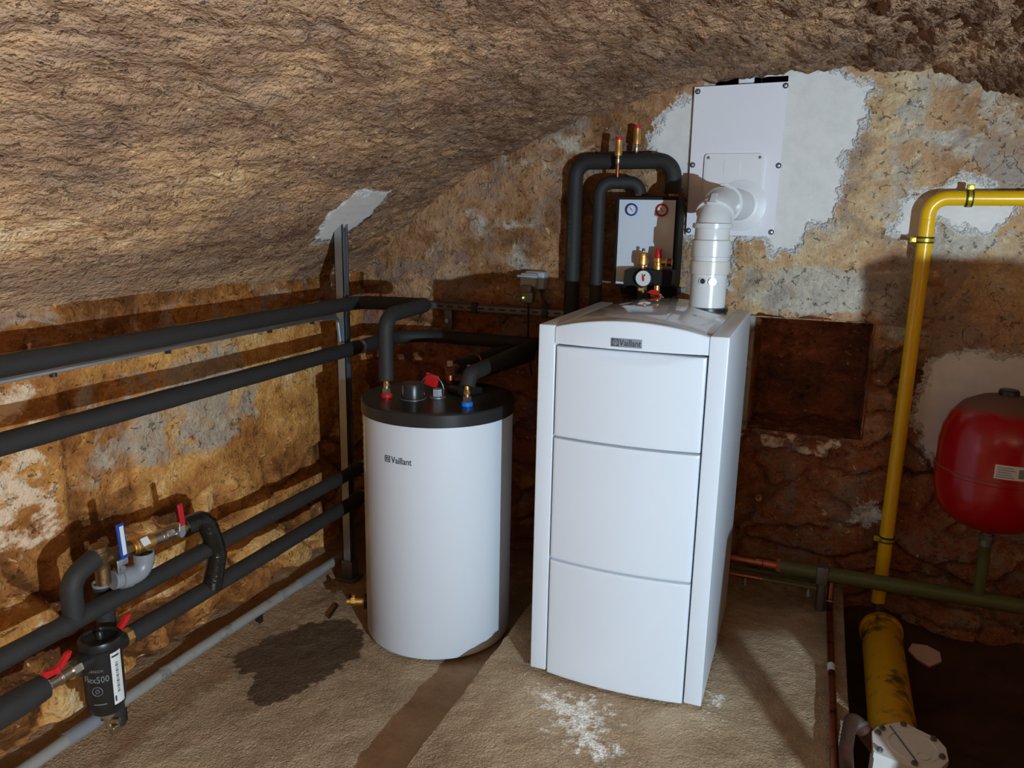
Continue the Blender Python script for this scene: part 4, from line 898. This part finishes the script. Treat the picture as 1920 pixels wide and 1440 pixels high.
part('pipe', MB().tube([(1.213, .885, -.045), (1.205, .10, -.045)], .0745, 0, 40), 'yellow_old', t)
part('flange', MB().lathe([(.074, -.012), (.083, -.010), (.083, .012), (.07, .02), (.035, .05), (.030, .06)], (1.213, .885, -.045), (0, 1, .05), 40), 'yellow_old', t)
rt = MB().tube([(1.213, .93, -.04), (1.21, 1.01, -.03), (1.207, YY, .015)], .0215, .05, 20)
for k in range(5): rt.ring((1.213, .945+.012*k, -.039+.003*k), (0, 1, .2), .021, .003, 20)
part('threaded_reducer', rt, 'rust', t)
t = thing('gas_meter', 'grey octagonal cast meter body with bolted cover in the pit corner', 'gas meter', (1.232, .035, -.13))
oc = [(x-1.232, y-.035) for x, y in ((1.130, .057), (1.129, -.046), (1.237, -.075), (1.305, -.045), (1.331, .0), (1.331, .059), (1.315, .096), (1.221, .146), (1.146, .090))]
part('housing', MB().prism(oc, (1.232, .035, -.13), (1, 0, 0), (0, 1, 0), (0, 0, 1), .142), 'grey_paint', t)
cvr = MB().prism([(x*1.03, y*1.03) for x, y in oc], (1.232, .035, .012), (1, 0, 0), (0, 1, 0), (0, 0, 1), .018); cvr.lathe([(.074, .016), (.072, .021), (.068, .021), (.068, .017)], (1.24, .028, .012), (0, 0, 1), 40, caps=False)
cv = part('cover', cvr, 'grey_paint', t)
part('boss_ring', MB().lathe([(.019, .0), (.019, .005), (.015, .005), (.015, .0)], (1.262, -.012, .029), (0, 0, 1), 24, caps=False), 'grey_paint', cv)
part('rib', MB().box(-.0015, .0015, -.085, .085, 0, .004, xf=Matrix.Translation((1.213, .03, .0295)) @ Matrix.Rotation(.38, 4, 'Z')), 'steel_dark', cv)
for k in (0, 1, 2, 4, 6, 7, 8):
    x, y = oc[k]; b = Vector((1.232+x*.86, .035+y*.86, .030))
    part('bolt', MB().hexn(b, b+Vector((0, 0, .008)), .0095).cyl(b, b+Vector((0, 0, .013)), .0045, 10), 'steel_dark', cv)
t = thing('rusty_pipe', 'rusty brown iron pipe elbow joining the grey meter from the slab edge', 'pipe', (1.08, .1, .0))
part('pipe', MB().tube([(1.05, -.75, .04), (1.046, -.08, .04), (1.07, .125, .04), (1.15, .045, -.02)], .0205, [.02, .03], 18), 'rust', t)
part('collar', MB().lathe([(.02, 0), (.028, .002), (.028, .012), (.02, .014)], (1.096, .097, .014), (.084, -.08, -.052), 20), 'steel_dark', t, 'pale metal collar'); part('socket', MB().cyl((1.104, .089, .009), (1.15, .045, -.02), .026), 'rust', t)
GY, GZ = .90, .163
t = thing('green_pipe', 'olive green heating pipe running low along the back wall', 'pipe', (1.3, GY, .10))
part('pipe', MB().tube([(.80, GY, GZ-.003), (2.7, GY, GZ+.004)], .0315, 0, 26), 'green', t)
part('riser', MB().tube([(1.535, GY, GZ), (1.535, GY, .34), (1.52, .868, .44)], .0215, .05, 20), 'green', t)
part('lower_pipe', MB().cyl((.60, GY+.04, .105), (1.05, GY+.04, .105), .0115), 'green', t)
cf = MB(); cf.cyl((.50, GY, GZ), (.745, GY, GZ-.003), .0175); cf.cyl((.70, GY, GZ), (.785, GY, GZ-.003), .023); cf.ring((.73, GY, GZ), (1, 0, 0), .022, .003); cf.hexn((.785, GY, GZ), (.803, GY, GZ), .031)
part('copper_end', cf, 'copper', t, 'copper end fitting')
t = thing('copper_pipe', 'short thin copper pipe under the green pipe beside the boiler', 'pipe', (.68, .86, .10))
part('pipe', MB().cyl((.52, .86, .108), (.735, .86, .107), .009), 'copper', t)
for x in (.665, .92):
    part('drain_stub', MB().cyl((x, .86, .075), (x, .86, .107), .006).cyl((x, .855, .07), (x, .855, .085), .010, 10), 'zinc', t)
part('tail', MB().cyl((.73, .86, .107), (.95, .862, .106), .0085), 'green', t)
t = thing('pipe_support', 'short grey support post under the green pipe', 'post', (.968, .895, 0))
part('post', MB().cyl((.972, .895, .0), (.968, .895, .128), .0195), 'steel_dark', t); part('saddle', MB().box(.945, .99, .862, .935, .125, .200, .004), 'steel_dark', t)
t = thing('copper_pipe', 'long copper pipe lying on the slab edge, with a small white sticker', 'pipe', (1.013, .3, .005))
part('pipe', MB().tube([(1.007, .93, .14), (1.009, .905, .022), (1.013, .3, .020), (1.02, -.75, .020)], .0135, .03, 18), 'copper', t)
part('sticker', MB().lathe([(.0139, 0), (.0139, .05)], (1.012, .375, .0202), (0, 1, 0), 18, caps=False), 'paper', t, 'white sticker with dark print'); part('clip_ring', MB().ring((1.009, .895, .045), (0, .5, 1), .017, .003), 'zinc', t)
VX_, VY_ = 1.525, .868
t = thing('expansion_vessel', 'round red expansion vessel on the back wall at the right frame edge', 'expansion vessel', (VX_, VY_, .46))
R_ = .205
prof = [(.022, .452), (.03, .470), (.075, .478), (.13, .500), (.172, .535), (.195, .58), (R_, .64), (R_, .693), (R_+.004, .696), (R_+.004, .708), (R_, .711), (R_, .80), (.197, .855), (.178, .905), (.142, .950), (.09, .978), (.045, .988), (.03, .989), (.03, .990), (0, .990)]
part('shell', MB().lathe(prof, (VX_, VY_, 0), seg=72), 'vessel', t, sharp=50)
part('top_cap', MB().lathe([(.034, .984), (.034, 1.004), (.030, 1.010), (0, 1.010)], (VX_, VY_, 0), seg=28), 'black_plastic', t)
part('nozzle', MB().cyl((VX_, VY_, .40), (VX_, VY_, .47), .020).hexn((VX_, VY_, .425), (VX_, VY_, .445), .027), 'steel_dark', t)
def vplate(mb, a0, a1, z0, z1, d, n=8):
    vs = []; fs = []
    for k in range(n+1):
        a = a0+(a1-a0)*k/n
        for dd in (d, -.001):
            for z in (z0, z1): vs.append((VX_+(R_+dd)*math.cos(a), VY_+(R_+dd)*math.sin(a), z))
    for k in range(n): b = k*4; fs += [(b, b+4, b+5, b+1), (b+1, b+5, b+7, b+3), (b, b+2, b+6, b+4)]
    fs += [(0, 1, 3, 2), (n*4, n*4+2, n*4+3, n*4+1)]; return mb.add(vs, fs)
VA = math.radians(-104)
lb = part('label', vplate(MB(), VA, VA+.62, .727, .778, .0008), 'paper', t, 'white type label')
pr = MB()
for k in range(5): vplate(pr, VA+.03, VA+.30-.03*(k % 3), .733+k*.0085, .736+k*.0085, .0013, 4)
pr2 = vplate(pr, VA+.36, VA+.58, .735, .768, .0012, 3)
part('print', pr, 'pale_print', lb)
part('wall_strap', MB().box(VX_-.03, VX_+.03, VY_+.19, 1.105, .74, .80, .003), 'steel_dark', t)
# loose bits
rs = random.Random(2)
mb = MB(); mb.prism([(-.06, .0), (-.045, .035), (.01, .045), (.055, .03), (.06, -.01), (.015, -.05), (-.03, -.03)], (1.37, .83, -.085), (1, 0, -.1), (0, .8, .5), (0, -.5, .8), .014)
single('plaster_flake', mb, 'chip', 'pale pink plaster flake on the dark soil beside the fat yellow pipe', 'rubble')
BAY[:] = [1.067, Vector((-.0555, .1595, -.1075))]
mb = MB().tube([(-.905, .125, .004), (-.885, .105, .012), (-.865, .015, .008)], .006, .02, 8)
single('cable_scrap', mb, 'cable', 'short dark scrap of cable on the floor above the damp patch', 'scrap')
mb = MB().box(-.006, .006, -.02, .02, 0, .008, .002, xf=Matrix.Translation((-.885, .20, .0)) @ Matrix.Rotation(.6, 4, 'Z'))
single('dark_chip', mb, 'cable', 'tiny dark chip on the floor near the grey drain pipe', 'scrap')

BAY[:] = [1.0, Vector((0, 0, 0))]
# ------------------------------------------------------------------ work lamp with its stand, and an added bench with boxes blocking its light, outside the frame
t = thing('shadow_bench', 'unseen wooden bench with thick legs, added to cast the right-hand shadows', 'shadow_bench', (1.9, -1.2, -.24))
BX = Matrix.Translation((1.69, -1.48, 0)) @ Matrix.Rotation(.46, 4, 'Z')
part('top', MB().box(-.03, 1.0, -.03, .55, .735, .775, .004, xf=BX), 'wood', t)
for x, y in ((0, 0), (.94, 0), (.94, .50), (.45, .50)): part('leg', MB().box(x-.024, x+.024, y-.024, y+.024, -.24, .735, .003, xf=BX), 'wood', t)
def blocker_box(name, label, x0, x1, y0, y1, z0, z1):
    r = thing(name, label, 'crate', BX @ Vector(((x0+x1)/2, (y0+y1)/2, z0)))
    part('box', MB().box(x0, x1, y0, y1, z0, z1-.03, .004, xf=BX), 'wood', r); part('cover', MB().box(x0-.006, x1+.006, y0-.006, y1+.006, z1-.03, z1, .004, xf=BX), 'wood', r)
blocker_box('shadow_crate', 'unseen long wooden crate on the bench, added to shade the right of the back wall', .07, .95, .05, .45, .775, 1.180)  # added blocker for the shadow on the right of the back wall
r = thing('shadow_case', 'unseen wooden block under the bench, added to shade the pit and meter', 'case', BX @ Vector((.5, .2, -.24)))
part('body', MB().box(.125, .85, -.02, .40, -.24, .72, .006, xf=BX), 'wood', r)  # added blocker keeping lamp light off the pit and meter
blocker_box('upper_shadow_box', 'unseen smaller wooden box on the long crate, added to shape the upper shadow edge', .27, .90, .08, .42, 1.180, 1.30)  # added blocker that steps the shadow's upper edge
t = thing('work_lamp', 'black work lamp on a tripod stand behind the photographer', 'lamp', (LAMP.x, LAMP.y-.12, 0))
part('housing', MB().box(LAMP.x-.11, LAMP.x+.11, LAMP.y-.11, LAMP.y-.04, 1.09, 1.29, .01), 'black_plastic', t)
part('pole', MB().cyl((LAMP.x, LAMP.y-.12, .35), (LAMP.x, LAMP.y-.12, 1.10), .016), 'steel_dark', t)
for k in range(3):
    a = PI/2+2*PI*k/3+PI; part('leg', MB().cyl((LAMP.x, LAMP.y-.12, .50), (LAMP.x+.38*math.cos(a), LAMP.y-.12+.38*math.sin(a), -.22), .011), 'steel_dark', t)
